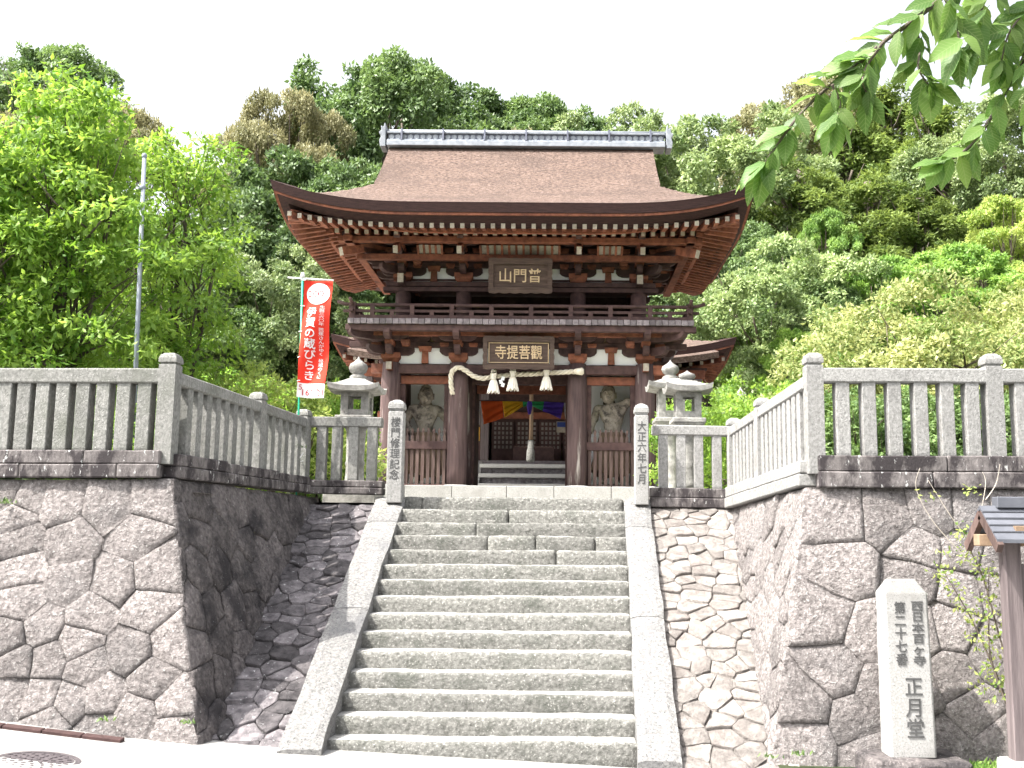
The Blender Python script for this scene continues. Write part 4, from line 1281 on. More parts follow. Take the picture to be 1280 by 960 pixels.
# ------------------------------------------------------------------ name plaques
def plaque(label, px0, px1, py0, py1, D, body, inner=False, tilt=.12):
    a = P(px0, py1, D); b = P(px1, py0, D)
    cx, w_, h_ = (a.x + b.x) / 2, b.x - a.x, b.z - a.z
    cz = (a.z + b.z) / 2
    rot = Matrix.Rotation(tilt, 3, 'X')
    t = thing('name_plaque', label, 'plaque', Vector((cx, D, cz)), 'wooden name plaques on the gate')
    def pp(mb, name, m, bevel=0):
        me = mb.mesh(name, m, (0, 0, 0), bevel)[0]
        return put(name, me, t, (cx, D, cz), rot)
    pp(MB().box((0, .03, 0), (w_ * .86, .05, h_ * .8)), 'board', G['plaque'])
    fw = h_ * .17
    mb = MB()
    # frame with scalloped outline
    for sg in (-1, 1):
        n = 24
        top = [(-w_ / 2 + w_ * k / n, sg * (h_ / 2 + abs(sin(k / n * pi * 6)) * .02 - .01)) for k in range(n + 1)]
        bot = [(w_ / 2 - fw * .8, sg * (h_ / 2 - fw)), (-w_ / 2 + fw * .8, sg * (h_ / 2 - fw))]
        mb.prism(top + bot, .09, 'Y', (0, -.01, 0))
        m2 = 12
        sd = [(sg * (w_ / 2 + abs(sin(k / m2 * pi * 4)) * .015 - .008), -h_ / 2 + h_ * k / m2) for k in range(m2 + 1)]
        ins = [(sg * (w_ / 2 - fw * .8), h_ / 2 - fw * .95), (sg * (w_ / 2 - fw * .8), -h_ / 2 + fw * .95)]
        mb.prism(sd + ins, .086, 'Y', (0, -.008, 0))
    pp(mb, 'frame', G['plaque'])
    if inner:
        mb = MB(); iw, ih = w_ / 2 - fw * 1.05, h_ / 2 - fw * 1.2
        for sg in (-1, 1):
            mb.box((0, 0, sg * ih), (iw * 2 + .016, .016, .016)); mb.box((sg * iw, 0, 0), (.016, .015, ih * 2 - .018))
        pp(mb, 'gilt_border', G['gilt'])
    me = text(body, .3, (0, 0, 0), t, G['gilt'], fit=(w_ * .66, h_ * (.40 if not inner else .42)), bold=.008)
    me.location = rot @ Vector((0, -.012 - .0, .01)); me.rotation_euler = rot.to_euler()
    return t
plaque('upper dark plaque reading three gilt characters under the main eaves', 610.5, 690.5, 324, 366, 21.35, '山門普')
plaque('lower dark plaque with gilt border and four gilt characters over the passage', 603.5, 693, 421, 461, 21.45, '寺提菩觀', inner=True)

# ------------------------------------------------------------------ guardian statues
def statue(label, joints, radii, edges, D, skirt, head, face_dx):
    base = P(*joints['footL'], D)
    cx = (P(*joints['footL'], D).x + P(*joints['footR'], D).x) / 2
    t = thing('guardian_statue', label, 'statue', Vector((cx, D, PT + .005)), 'guardian statues in the gate bays')
    names = list(joints)
    off = dict(footL=-.05, footR=-.05)
    vs = []
    for nme in names:
        px, py = joints[nme][:2]
        dy = joints[nme][2] if len(joints[nme]) > 2 else 0
        vs.append(P(px, py, D + dy) - Vector((cx, D, PT)))
    me = bpy.data.meshes.new('body')
    me.from_pydata(vs, [(names.index(a), names.index(b)) for a, b in edges], [])
    o = bpy.data.objects.new('body', me); C.objects.link(o)
    sk = o.modifiers.new('skin', 'SKIN')
    for i, nme in enumerate(names):
        r = radii[nme]
        me.skin_vertices[0].data[i].radius = (r, r) if not isinstance(r, tuple) else r
        me.skin_vertices[0].data[i].use_root = (nme == 'hip')
    ss = o.modifiers.new('sub', 'SUBSURF'); ss.levels = 2; ss.render_levels = 2
    bpy.context.view_layer.update()
    m2 = bpy.data.meshes.new_from_object(o.evaluated_get(bpy.context.evaluated_depsgraph_get()))
    bpy.data.objects.remove(o)
    m2.materials.clear(); m2.materials.append(G['statue'])
    for v in m2.vertices:   # carved muscle relief
        if v.co.z > .9: v.co += v.normal * fbm((v.co.x, v.co.y, v.co.z), 6, 3) * .022
    m2.polygons.foreach_set('use_smooth', [True] * len(m2.polygons)); m2.update()
    body = put('body', m2, t, (cx, D, PT + .005))
    # head: skull, brow, nose, jaw, ears, eyes and topknot
    hc = P(head[0], head[1], D - .10); hr = head[2]
    mb = MB()
    n = 16
    def hd(u, v):
        th = 2 * pi * u; ph = pi * v
        d = Vector((sin(ph) * cos(th), sin(ph) * sin(th), cos(ph)))
        p = Vector((d.x * hr * .82, d.y * hr * .95, d.z * hr * 1.12))
        f = max(0, -d.y)
        fx = d.x - face_dx
        p.y -= f * (.32 * hr * math.exp(-((fx / .16) ** 2 + ((d.z + .12) / .2) ** 2)) + .16 * hr * math.exp(-(((d.z - .22) / .13) ** 2)) * (abs(fx) < .75) + .16 * hr * math.exp(-((fx / .4) ** 2 + ((d.z + .72) / .2) ** 2)))
        p.y += f * (.17 * hr * (math.exp(-(((fx - .33) / .15) ** 2 + ((d.z - .03) / .11) ** 2)) + math.exp(-(((fx + .33) / .15) ** 2 + ((d.z - .03) / .11) ** 2))) + .14 * hr * math.exp(-((fx / .34) ** 2 + ((d.z + .45) / .07) ** 2)))
        return hc + p
    mb.grid(hd, 32, 26)
    for sg in (-1, 1):
        mb.box(hc + Vector((sg * hr * .82, .02, -.02)), (.035, .07, .13))
        mb.lathe([(.004, -.028), (.024, -.015), (.028, 0), (.024, .015), (.004, .028)], hc + Vector(((sg * .33 + face_dx) * hr * .8, -hr * .80, hr * .04)), 8)
    mb.lathe([(hr * .5, hr * .85), (hr * .55, hr * 1.05), (hr * .25, hr * 1.2), (hr * .3, hr * 1.42), (hr * .12, hr * 1.62), (.005, hr * 1.75)], hc, 12)
    mb.build('head', G['statue'], t, smooth=True)
    # carved skirt with folds
    mb = MB()
    zt, zb = P(*skirt[0], D).z, P(*skirt[1], D).z
    xc = P(*skirt[0], D).x; xb = P(*skirt[1], D).x
    rt, rb = skirt[2]
    def sk_(u, v):
        a = 2 * pi * u; r = rt + (rb - rt) * v ** .8
        r *= 1 + .10 * v * sin(a * 11 + sin(a * 3) * 1.5)
        return Vector((xc + (xb - xc) * v + r * 1.15 * cos(a), D + r * .75 * sin(a), zt + (zb - zt) * v * (1 - .1 * sin(a * 2 + 1) * v)))
    mb.grid(sk_, 66, 12)
    mb.build('skirt', G['statue_cloth'], t, smooth=True)
    # rock pedestal
    vs, fs = rough_box((1.0, .8, .12), (6, 6, 3), .03, .03, 5, head[0])
    MB().add([q + Vector((cx, D, PT + .06)) for q in vs], fs).build('pedestal', G['lantern'], t)
    return t
E_ = [('hip', 'waist'), ('waist', 'chest'), ('chest', 'neck'), ('neck', 'headb'), ('chest', 'shL'), ('shL', 'elL'), ('elL', 'wrL'), ('wrL', 'haL'), ('chest', 'shR'), ('shR', 'elR'), ('elR', 'wrR'), ('wrR', 'haR'),
      ('hip', 'hpL'), ('hpL', 'knL'), ('knL', 'footL'), ('footL', 'toeL'), ('hip', 'hpR'), ('hpR', 'knR'), ('knR', 'footR'), ('footR', 'toeR')]
RD = dict(hip=(.20, .16), waist=(.175, .14), chest=(.27, .18), neck=.10, headb=.11, shL=.125, elL=.085, wrL=.06, haL=.07, shR=.125, elR=.085, wrR=.06, haR=.07, hpL=.15, knL=.11, footL=.07, toeL=.05, hpR=.15, knR=.11, footR=.07, toeR=.05)
statue('carved guardian statue in the left bay with both arms lowered',
       dict(hip=(531, 551), waist=(531, 540), chest=(531, 519, -.03), neck=(532, 508), headb=(532.5, 500), shL=(514.5, 512), elL=(507, 527), wrL=(513, 538, -.15), haL=(516, 543, -.2), shR=(548.5, 512), elR=(559, 526), wrR=(560, 537, -.12), haR=(559, 544, -.18),
            hpL=(524, 557), knL=(522, 578, -.05), footL=(522, 601), toeL=(521, 603, -.2), hpR=(538, 557), knR=(542, 578, -.05), footR=(545, 601), toeR=(546, 603, -.2)),
       RD, E_, 22.95, ((531, 541), (533, 592), (.24, .42)), (532.5, 494.5, .20), .0)
statue('carved guardian statue in the right bay with one fist raised sideways',
       dict(hip=(766, 551), waist=(766, 540), chest=(764, 519, -.03), neck=(761.5, 508), headb=(761, 500), shL=(746, 510), elL=(742, 527), wrL=(738.5, 538, -.05), haL=(737, 543, -.1), shR=(779.5, 508), elR=(786, 501, -.12), wrR=(791, 500, -.3), haR=(793, 501, -.36),
            hpL=(758, 557), knL=(756, 578, -.05), footL=(754, 601), toeL=(753, 603, -.2), hpR=(772, 557), knR=(774, 578, -.05), footR=(776, 601), toeR=(777, 603, -.2)),
       RD, E_, 22.95, ((766, 541), (765, 592), (.24, .40)), (760.5, 493, .20), -.15)

# ------------------------------------------------------------------ twisted straw rope with tassels
def catmull(pts, n):
    out = []
    for i in range(len(pts) - 1):
        p0 = pts[max(i - 1, 0)]; p1 = pts[i]; p2 = pts[i + 1]; p3 = pts[min(i + 2, len(pts) - 1)]
        for k in range(n):
            t = k / n
            out.append(.5 * ((2 * p1) + (p2 - p0) * t + (2 * p0 - 5 * p1 + 4 * p2 - p3) * t * t + (3 * p1 - p0 - 3 * p2 + p3) * t * t * t))
    out.append(pts[-1]); return out
rope_px = [(566, 493, 21.82), (563.5, 478, 21.78), (565, 465, 21.74), (573, 459.5, 21.70), (582, 463, 21.70), (591, 469.5, 21.72), (603, 473, 21.74), (616, 471, 21.75), (641, 468.5, 21.75), (665, 467.5, 21.75), (690, 466, 21.74), (710, 465, 21.72), (724, 464.5, 21.68)]
pth = catmull([P(*q) for q in rope_px], 14)
sr = thing('straw_rope', 'thick twisted straw rope hung across the gate columns', 'rope', pth[len(pth) // 2])
for k in range(3):
    pts = []; ph = 0
    up = Vector((0, -1, 0))
    for i, p in enumerate(pth):
        tg = (pth[min(i + 1, len(pth) - 1)] - pth[max(i - 1, 0)]).normalized()
        s_ = tg.cross(up).normalized(); u = s_.cross(tg)
        if i: ph += (p - pth[i - 1]).length * 2 * pi / .34
        a = ph + 2 * pi * k / 3
        pts.append(p + (s_ * cos(a) + u * sin(a)) * .028)
    MB().tube(pts, .028, 7).build('strand', G['straw'], sr, smooth=True)
e = pth[-1]
MB().tube([e + Vector((-.1, 0, 0)), e + Vector((-.04, -.01, 0)), e + Vector((.06, -.02, .0)), e + Vector((.10, -.02, .0))], [.055, .07, .085, .05], 10).build('rope_end', G['straw'], sr, smooth=True)
def tassel(px, py, h, name='tassel', wdt=.12):
    c = P(px, py, 21.62)
    mb = MB()
    def f(u, v):
        a = 2 * pi * u
        prof = [(.0, .07), (.12, .06), (.30, .045), (.42, .068), (.7, .095), (1, wdt)]
        for q in range(len(prof) - 1):
            if prof[q][0] <= v <= prof[q + 1][0]:
                r = prof[q][1] + (prof[q + 1][1] - prof[q][1]) * (v - prof[q][0]) / (prof[q + 1][0] - prof[q][0]); break
        r *= 1 + (.14 * sin(a * 13 + v * 3) if v > .3 else .06 * sin(a * 7))
        return c + Vector((r * cos(a), r * .8 * sin(a), -h * v + (.03 * sin(a * 9) if v > .95 else 0)))
    mb.grid(f, 52, 14)
    mb.tube([c + Vector((0, 0, .03)), c + Vector((0, .05, .06)), c + Vector((0, .12, .0))], .06, 8)
    o = mb.build(name, G['straw_pale'], sr, smooth=True)
    mb = MB().lathe([(.052, -h * .36), (.058, -h * .33), (.052, -h * .30)], c, 14)
    mb.build('tassel_band', G['straw'], o)
tassel(617, 467, .40); tassel(641, 464, .40); tassel(683, 463, .40)
pc = P(627.5, 470, 21.6)
mb = MB(); z = 0
for k in range(3):
    mb.box(pc + Vector((.02 * (-1) ** k, -.004 * k, -.05 - .07 * k)), (.07, .006, .08), Matrix.Rotation(.25 * (-1) ** k, 3, 'Y'))
mb.build('paper_streamer', G['paper'], sr)
# bracket hooks that carry the rope on the columns
for px, py in ((574, 463), (722, 464)):
    q = P(px, py, 21.78); MB().tube([q + Vector((0, .1, 0)), q + Vector((0, -.06, 0)), q + Vector((0, -.08, .05))], .012, 6).build('hook', G['iron'], sr)

# ------------------------------------------------------------------ five-colour curtain
DCU = 25.55
cut = thing('ceremonial_curtain', 'five-coloured cloth curtain gathered up in the gate passage', 'curtain', P(650, 500, DCU))
def cpanel(m, label, x0, x1, yt0, yt1, yb0, yb1, gx, seed, folds=5):
    mb = MB()
    def f(u, v):
        xt = x0 + (x1 - x0) * u; yt = yt0 + (yt1 - yt0) * u; yb = yb0 + (yb1 - yb0) * u
        # gathered towards gx at the bottom
        xb_ = xt + (gx - xt) * .10 * v
        p = P(xb_, yt + (yb - yt) * v, DCU)
        ang = (u * .4 + v) if gx else u
        p.y += .035 * sin((v * 1.0 + u * .35) * pi * folds + seed) * (.3 + v) - .05 * v
        return p
    mb.grid(f, 14, 18)
    o = mb.build('curtain_panel', m, cut, smooth=True)
    o['label'] = label
    sd = o.modifiers.new('solid', 'SOLIDIFY'); sd.thickness = .004
cpanel(G['c_white'], 'white end panel on the left', 588, 601, 500, 501.5, 533, 531, 588, 0, 2)
cpanel(G['c_red'], 'red orange panel', 601, 628, 501.5, 501.5, 531, 522.5, 640, 1)
cpanel(G['c_yellow'], 'yellow panel', 628, 653.5, 501.5, 502, 522.5, 508.5, 655, 2)
cpanel(G['c_green'], 'narrow green panel left of the knot', 653.5, 661, 502, 503, 509.5, 506, 661, 3, 2)
cpanel(G['c_green'], 'green panel right of the knot', 664.5, 680, 502, 502, 507, 514, 664, 4, 3)
cpanel(G['c_purple'], 'violet panel', 680, 705, 502, 503.5, 514, 523.5, 664, 5)
cpanel(G['c_white'], 'white end panel on the right', 705, 722, 503.5, 504, 524, 526, 720, 6, 4)
c = P(662, 506, DCU - .06)
MB().tube([c + Vector((0, 0, .08)), c, c + Vector((0, -.02, -.1)), c + Vector((0, 0, -.24))], [.05, .075, .06, .03], 10).build('curtain_knot', G['c_purple'], cut, smooth=True)
MB().tube([P(585, 500.5, DCU + .03), P(650, 502, DCU + .03), P(726, 503.5, DCU + .03)], .018, 6).build('curtain_rod', WD, cut)

# ------------------------------------------------------------------ main hall behind the gate
DH = 32.0
XH = XA(667, DH)
hall = thing('main_hall', 'dark wooden temple hall with bark roof seen through and beside the gate', 'temple hall', Vector((XH, DH + 4, TZ - .05)))
zf = ZA(576.5, DH - .8)
def hz(py, D=DH): return ZA(py, D, 664)
bx('podium', G['lantern'], XH - 5.2, XH + 5.2, DH - .6, DH + 8, TZ - .05, zf - .35, .01, hall)
bx('veranda', G['board_end'], XH - 5.0, XH + 5.0, DH - 1.1, DH + 8, zf - .14, zf, .01, hall)
for x in (-4.6, -2.75, 2.75, 4.6):
    bx('veranda_post', WD, XH + x - .1, XH + x + .1, DH - 1.0, DH - .8, zf - .36, zf - .141, 0, hall)
hcols = [XA(606, DH, 550) - .1, XA(742, DH, 550) + .1]
colh = MB().lathe([(.17, 0), (.17, 3.6)], (0, 0, 0), 14).mesh('column', G['wood_col'], (0, 0, 0), smooth=True)[0]
for x in [XH - 4.5, hcols[0], hcols[1], XH + 4.5]:
    put('column', colh, hall, (x, DH, zf))
porch_post = MB().box((0, 0, 1.6), (.24, .24, 3.2)).mesh('porch_post', G['wood_grey'], (0, 0, 0), bevel=.01)[0]
for x in (XA(604, DH - 1.6, 550), XA(730, DH - 1.6, 550)): put('porch_post', porch_post, hall, (x, DH - .95, zf))
for i, (xa, xb) in enumerate(((XH - 4.4, hcols[0] - .15), (hcols[1] + .15, XH + 4.4))):
    bx('wall_board', WD, xa, xb, DH - .04, DH + .04, zf, zf + 3.3, 0, hall)
for y in (DH + 8,): bx('wall_board', WD, XH - 4.5, XH + 4.5, y - .05, y, zf, zf + 3.3, 0, hall)
for sx in (-1, 1): bx('wall_board', WD, XH + sx * 4.5 - .04, XH + sx * 4.5 + .04, DH, DH + 7.9, zf, zf + 3.3, 0, hall)
bx('head_beam', WR, XH - 4.8, XH + 4.8, DH - .14, DH + .14, hz(524), hz(516), .01, hall)
bx('frieze', WD, XH - 4.4, XH + 4.4, DH + .0, DH + .05, hz(516), zf + 3.4, 0, hall)
# lattice doors
xa, xb = XA(614, DH, 545), XA(732, DH, 545)
nd_ = 4
for k in range(nd_):
    a = xa + (xb - xa) * k / nd_; b = xa + (xb - xa) * (k + 1) / nd_
    dr = bx('lattice_door', WD, a + .01, b - .01, DH + .03, DH + .07, zf + .02, hz(524), 0, hall)
    z0, z1 = hz(562), hz(527)
    bx('paper_panel', G['shoji'], a + .06, b - .06, DH + .016, DH + .024, z0, z1, 0, dr)
    bx('lower_board', WD, a + .05, b - .05, DH - .01, DH + .02, zf + .06, z0 - .03, 0, dr)
    mb = MB()
    n1, n2 = 5, 6
    for q in range(n1 + 1):
        x = a + .06 + (b - a - .12) * q / n1; mb.bb(x - .027, x + .027, DH - .018, DH + .012, z0, z1)
    for q in range(n2 + 1):
        z = z0 + (z1 - z0) * q / n2; mb.bb(a + .06, b - .06, DH - .022, DH + .010, z - .027, z + .027)
    o = mb.build('lattice', WD, dr); o['kind'] = 'stuff'
# door pulls
# stone steps in front of the hall
nst = 5
zst0, zst1 = hz(606, 28.3), zf - .14
for k in range(nst):
    z1 = TZ + (zst1 - TZ) * (k + 1) / nst
    y = 28.6 + .42 * k
    x0_, x1_ = XA(597, 29), XA(727, 29)
    vs, fs = rough_box((x1_ - x0_, .66, .12), (20, 4, 3), .02, .008, 5, k)
    so = put('stone_step', MB().add(vs, fs).mesh('stone_step', G['pale2'], (0, 0, 0))[0], hall, ((x0_ + x1_) / 2, y + .30, z1 - .06))
    bx('riser', G['slab_dark'], x0_ + .02, x1_ - .02, y + .09, y + .6, z1 - .32, z1 - .122, 0, so)  # dark riser colour paints in the shade under each nosing
for xx_ in (XA(593, 29), XA(731, 29)):
    MB().add([(xx_ - .12, 28.3, TZ - .05), (xx_ + .12, 28.3, TZ - .05), (xx_ + .12, 30.9, TZ - .05), (xx_ - .12, 30.9, TZ - .05), (xx_ - .12, 28.3, TZ + .3), (xx_ + .12, 28.3, TZ + .3), (xx_ + .12, 30.9, zst1 + .1), (xx_ - .12, 30.9, zst1 + .1)],
             [(3, 2, 1, 0), (4, 5, 6, 7), (0, 1, 5, 4), (1, 2, 6, 5), (2, 3, 7, 6), (3, 0, 4, 7)]).build('step_border', G['pale'], hall)
# hall roof
aH = (XA(921, DH - 3.2, 421) - XA(413, DH - 3.2, 421)) / 2
XHr = (XA(921, DH - 3.2, 421) + XA(413, DH - 3.2, 421)) / 2
zeH = ZA(437, DH - 3.2)
bark_roof(hall, XHr, DH + 4, aH, 7.2, aH - 2.9, zeH, 1.25, 3.3, ZA(419, DH - 3.2, 921) - ZA(437, DH - 3.2, 921), ('roof',), th=.2, soff=.5, raft=True, rsp=.30)
# porch canopy in front, one step lower
aP = aH - .62
zeP = ZA(452, DH - 3.5)
mb = MB()
def pz_(x): return .26 * max(0, (abs(x) / aP - .45) / .55) ** 2
mb.grid(lambda u, v: Vector((XHr + (2 * u - 1) * aP, DH - 3.9 + 2.6 * v, zeP + .62 * v + pz_((2 * u - 1) * aP))), 30, 6)
mb.grid(lambda u, v: Vector((XHr + (2 * u - 1) * aP, DH - 3.85 + 2.55 * v, zeP - .16 + .62 * v + pz_((2 * u - 1) * aP))), 30, 6, flip=True)
mb.grid(lambda u, v: Vector((XHr + (2 * u - 1) * aP, DH - 3.9 + .05 * v, zeP - .16 * v + pz_((2 * u - 1) * aP))), 30, 1)
for sx in (-1, 1): mb.grid(lambda u, v: Vector((XHr + sx * aP, DH - 3.9 + 2.6 * u, zeP + .62 * u - .16 * v + pz_(aP))), 6, 1)
mb.build('porch_roof', G['bark'], hall, smooth=False)
bx('porch_beam', WR, XHr - aP + .3, XHr + aP - .3, DH - 3.3, DH - 3.1, zeP - .42, zeP - .17, .01, hall)
bx('porch_board', WD, XHr - aP + .2, XHr + aP - .2, DH - 3.0, DH - .2, zeP - .12, zeP - .06, 0, hall)
for x in (-4.6, 4.6):
    put('porch_post', porch_post, hall, (XHr + x, DH - 3.2, zeP - .42 - 3.2))
    bx('porch_post', WD, XHr + x - .12, XHr + x + .12, DH - 3.32, DH - 3.08, TZ - .05, zeP - .42 - 3.2, 0, hall)
# offering box, bell rope, notices on the hall
t = thing('offering_box', 'dark wooden offering box before the lattice doors of the hall', 'box', P(667, 577, DH - .7))
c = Vector((XA(668, DH - .6), DH - .55, zf))
bx('body', WD, c.x - .62, c.x + .62, c.y - .25, c.y + .25, zf + .004, zf + .42, .01, t)
for k in range(7): bx('slat', G['wood_brown'], c.x - .60, c.x + .60, c.y - .24 + .07 * k, c.y - .21 + .07 * k, zf + .42, zf + .45, 0, t)
bp = P(664, 503, 28.9); zb_ = P(664, 577, 28.9).z
t = thing('bell_rope', 'pale hanging bell rope with thick lower end in the passage', 'rope', Vector((bp.x, 28.9, zb_)))
MB().tube([(bp.x, 28.9, bp.z + 1.2), (bp.x + .01, 28.9, (bp.z + zb_) / 2 + .2), (bp.x, 28.9, zb_ + .55)], .055, 8).build('cord', G['wood_tan'], t, smooth=True)
MB().lathe([(.06, .6), (.085, .58), (.09, .35), (.11, .3), (.12, .05), (.10, 0)], (bp.x, 28.9, zb_), 14).build('grip', G['fence'], t, smooth=True)
t = thing('notice_sheet', 'cream notice with blue heading on the right lattice door', 'notice', P(704, 540, DH - .1))
a, b = P(695.5, 540.5, DH - .05), P(714, 527, DH - .05)
MB().bb(a.x, b.x, DH - .055, DH - .04, a.z, b.z).build('sheet', G['cream'], t)
MB().bb(a.x + .02, b.x - .02, DH - .062, DH - .056, b.z - .17, b.z - .02).build('heading', G['blue_print'], t)
t = thing('poster', 'small orange and yellow poster beside the hall entrance', 'poster', P(596, 552, DH - .5))
a, b = P(592, 551, DH - .5), P(600, 534, DH - .5)
MB().bb(a.x, b.x, DH - .51, DH - .49, a.z, b.z).build('sheet', cloth('orange paper', (.62, .34, .06)), t)
MB().bb(a.x + .05, b.x - .03, DH - .515, DH - .511, a.z + .03, a.z + .17).build('print', G['ink_red'], t)
MB().bb(a.x - .02, b.x + .02, DH - .49, DH - .44, zf, b.z + .04).build('board', WD, t)

# ------------------------------------------------------------------ banner
DB = 13.7
bt = P(380, 348, DB); bb_ = P(371, 560, DB)
t = thing('festival_banner', 'tall red banner with white characters on a green pole', 'banner', Vector((bb_.x, DB, TZ - .05)))
pole0 = Vector((bb_.x - .01, DB + .12, TZ - .05)); pole1 = bt + Vector((-.02, .0, .04))
MB().tube([pole0, pole1], .013, 8).build('pole', G['green_pole'], t, smooth=True)
MB().tube([P(360, 347, DB), P(417, 350.5, DB)], .011, 8).build('crossbar', G['white_pl'], t, smooth=True)
MB().lathe([(.022, -.04), (.028, 0), (.022, .04)], pole1, 10).build('joint', G['white_pl'], t, smooth=True)
cor = [(380.5, 350), (415.5, 351), (407.5, 481), (372, 478)]
def ban(u, v, off=0):
    x = (cor[0][0] + (cor[1][0] - cor[0][0]) * u) * (1 - v) + (cor[3][0] + (cor[2][0] - cor[3][0]) * u) * v
    y = (cor[0][1] + (cor[1][1] - cor[0][1]) * u) * (1 - v) + (cor[3][1] + (cor[2][1] - cor[3][1]) * u) * v
    x += .6 * sin(v * 9) * u
    p = P(x, y, DB)
    p.y = DB + .075 * sin(v * 8 + u * 2.5) * u + .03 * sin(u * 6 + v * 6) - off
    return p
cl = MB().grid(lambda u, v: ban(u, v), 30, 90).build('banner_cloth', G['banner_red'], t, smooth=True)
cor2 = [(372, 478), (407.5, 481), (406, 498.5), (370.5, 496)]
def ban2(u, v):
    x = (cor2[0][0] + (cor2[1][0] - cor2[0][0]) * u) * (1 - v) + (cor2[3][0] + (cor2[2][0] - cor2[3][0]) * u) * v
    y = (cor2[0][1] + (cor2[1][1] - cor2[0][1]) * u) * (1 - v) + (cor2[3][1] + (cor2[2][1] - cor2[3][1]) * u) * v
    x += .6 * sin(9) * u
    p = P(x, y, DB); p.y = ban(u, 1).y - .003 + .01 * v; return p
MB().grid(ban2, 30, 8).build('date_strip', G['banner_white'], t, smooth=True)
def on_banner(body, u0, u1, v0, v1, m, fn=ban, bold=.0, name='lettering'):
    """print following the cloth"""
    cu = bpy.data.curves.new(name, 'FONT'); cu.body = body; cu.size = 1; cu.align_x = 'CENTER'; cu.space_line = 1.0; cu.offset = bold; cu.resolution_u = 3
    o = bpy.data.objects.new(name, cu); C.objects.link(o); bpy.context.view_layer.update()
    me = bpy.data.meshes.new_from_object(o.evaluated_get(bpy.context.evaluated_depsgraph_get()))
    bpy.data.objects.remove(o)
    co = np.array([v.co[:] for v in me.vertices]); mn = co.min(0); mx = co.max(0)
    org = Vector(WL[cl.name])
    for v in me.vertices:
        a = (v.co.x - mn[0]) / (mx[0] - mn[0]); b = 1 - (v.co.y - mn[1]) / (mx[1] - mn[1])
        q = fn(u0 + (u1 - u0) * a, v0 + (v1 - v0) * b); q.y -= .012
        v.co = q - org
    me.materials.clear(); me.materials.append(m); me.update()
    put(name, me, cl, org)
on_banner('\n'.join('伊賀の蔵びらき'), .16, .54, .265, .965, G['banner_white'], bold=.012)
on_banner('\n'.join('生誕360年'), .60, .80, .255, .42, G['banner_white'], bold=.0) if False else None
on_banner('\n'.join('生誕三六〇年'), .64, .82, .25, .44, G['banner_white'])
on_banner('\n'.join('芭蕉さんがゆく'), .64, .82, .46, .72, G['banner_white'])
on_banner('\n'.join('秘蔵のくに'), .64, .82, .75, .95, G['banner_white'])
on_banner('5', .06, .16, .12, .48, G['ink_red'], ban2); on_banner('16', .17, .42, .42, .85, G['ink_red'], ban2); on_banner('~', .45, .56, .42, .56, G['ink_red'], ban2)
on_banner('11', .58, .74, .1, .45, G['ink_red'], ban2); on_banner('21', .72, .96, .42, .85, G['ink_red'], ban2)
mb = MB(); n = 28
ctr = ban(.52, .13)
def disc(u, v): 
    q = ban(.52 + .42 * v * cos(2 * pi * u), .13 + .108 * v * sin(2 * pi * u)); q.y -= .007; return q
mb.grid(disc, n, 8).build('emblem_disc', G['banner_white'], cl)
on_banner('2', .17, .27, .10, .16, G['ink_red'], lambda u, v: ban(u, v) - Vector((0, .002, 0)))
MB().grid(lambda u, v: ban(.34 + .36 * u, .10 + .07 * v) - Vector((0, .007, 0)) if (abs(u - .5) + abs(v - .5)) < 2 else ban(.5, .12), 1, 1)
for k in (0, 1):
    MB().grid(lambda u, v: (lambda q: Vector((q.x, q.y - .011, q.z)))(ban(.42 + .2 * k + (.075 + .03 * v) * cos(2 * pi * u), .128 + (.022 + .008 * v) * sin(2 * pi * u))), 20, 1).build('emblem_mark', G['ink_red'], cl)
for v in (.0, .25, .5, .75, .98):
    q = ban(0, v); pp_ = pole1.lerp(pole0, (pole1.z - q.z) / (pole1.z - pole0.z))
    MB().beam(pp_ + Vector((-.02, 0, 0)), q + Vector((.02, 0, 0)), .012, .03, up=Vector((0, 1, 0))).build('loop', G['banner_white'], cl)
# tie on the fence post
MB().tube([P(379, 566, 13.8), P(375, 572, 13.78), P(372, 578, 13.8), P(379, 576, 13.8)], .008, 6).build('tie', G['white_pl'], t)

# ------------------------------------------------------------------ stele, notice board, pole
DSt = 9.45
zs0 = P(1142, 948, DSt).z; zs1 = P(1133, 722, DSt).z
sx0 = P(1113, 948, DSt).x; sx1 = P(1173, 948, DSt).x; tx0 = P(1105, 735, DSt).x; tx1 = P(1162, 735, DSt).x
t = thing('inscribed_stele', 'tall pale granite stele with black brush characters by the right wall', 'stele', Vector(((sx0 + sx1) / 2, DSt, zs0 - .12)))
zsh = P(1133, 742, DSt).z
mb = MB()
nz_ = 14
for k in range(nz_ + 1):
    f = k / nz_; z = zs0 + (zsh - zs0) * f
    a = sx0 + (tx0 - sx0) * f; b = sx1 + (tx1 - sx1) * f
    yy = .035 * f
    j = lambda s_: fbm((k * .7, s_, 2), 1, 2) * .006
    mb.v += [Vector((a + .02 + j(1), DSt + yy, z)), Vector((b - .02 + j(2), DSt + yy, z)), Vector((b + j(3), DSt + yy + .03, z)), Vector((b + j(4), DSt + .26, z)), Vector((a + j(5), DSt + .26, z)), Vector((a + j(6), DSt + yy + .03, z))]
for k in range(nz_):
    for q in range(6): mb.f.append([k * 6 + q, k * 6 + (q + 1) % 6, k * 6 + 6 + (q + 1) % 6, k * 6 + 6 + q]); mb.m.append(0)
mb.f.append(list(range(5, -1, -1))); mb.m.append(0)
b0 = nz_ * 6
apx = len(mb.v)
xm = (tx0 + tx1) / 2
mb.v += [Vector((xm - .12, DSt + .07, zs1 - .02)), Vector((xm + .10, DSt + .07, zs1 - .015)), Vector((xm + .1, DSt + .22, zs1 - .02)), Vector((xm - .12, DSt + .22, zs1 - .02))]
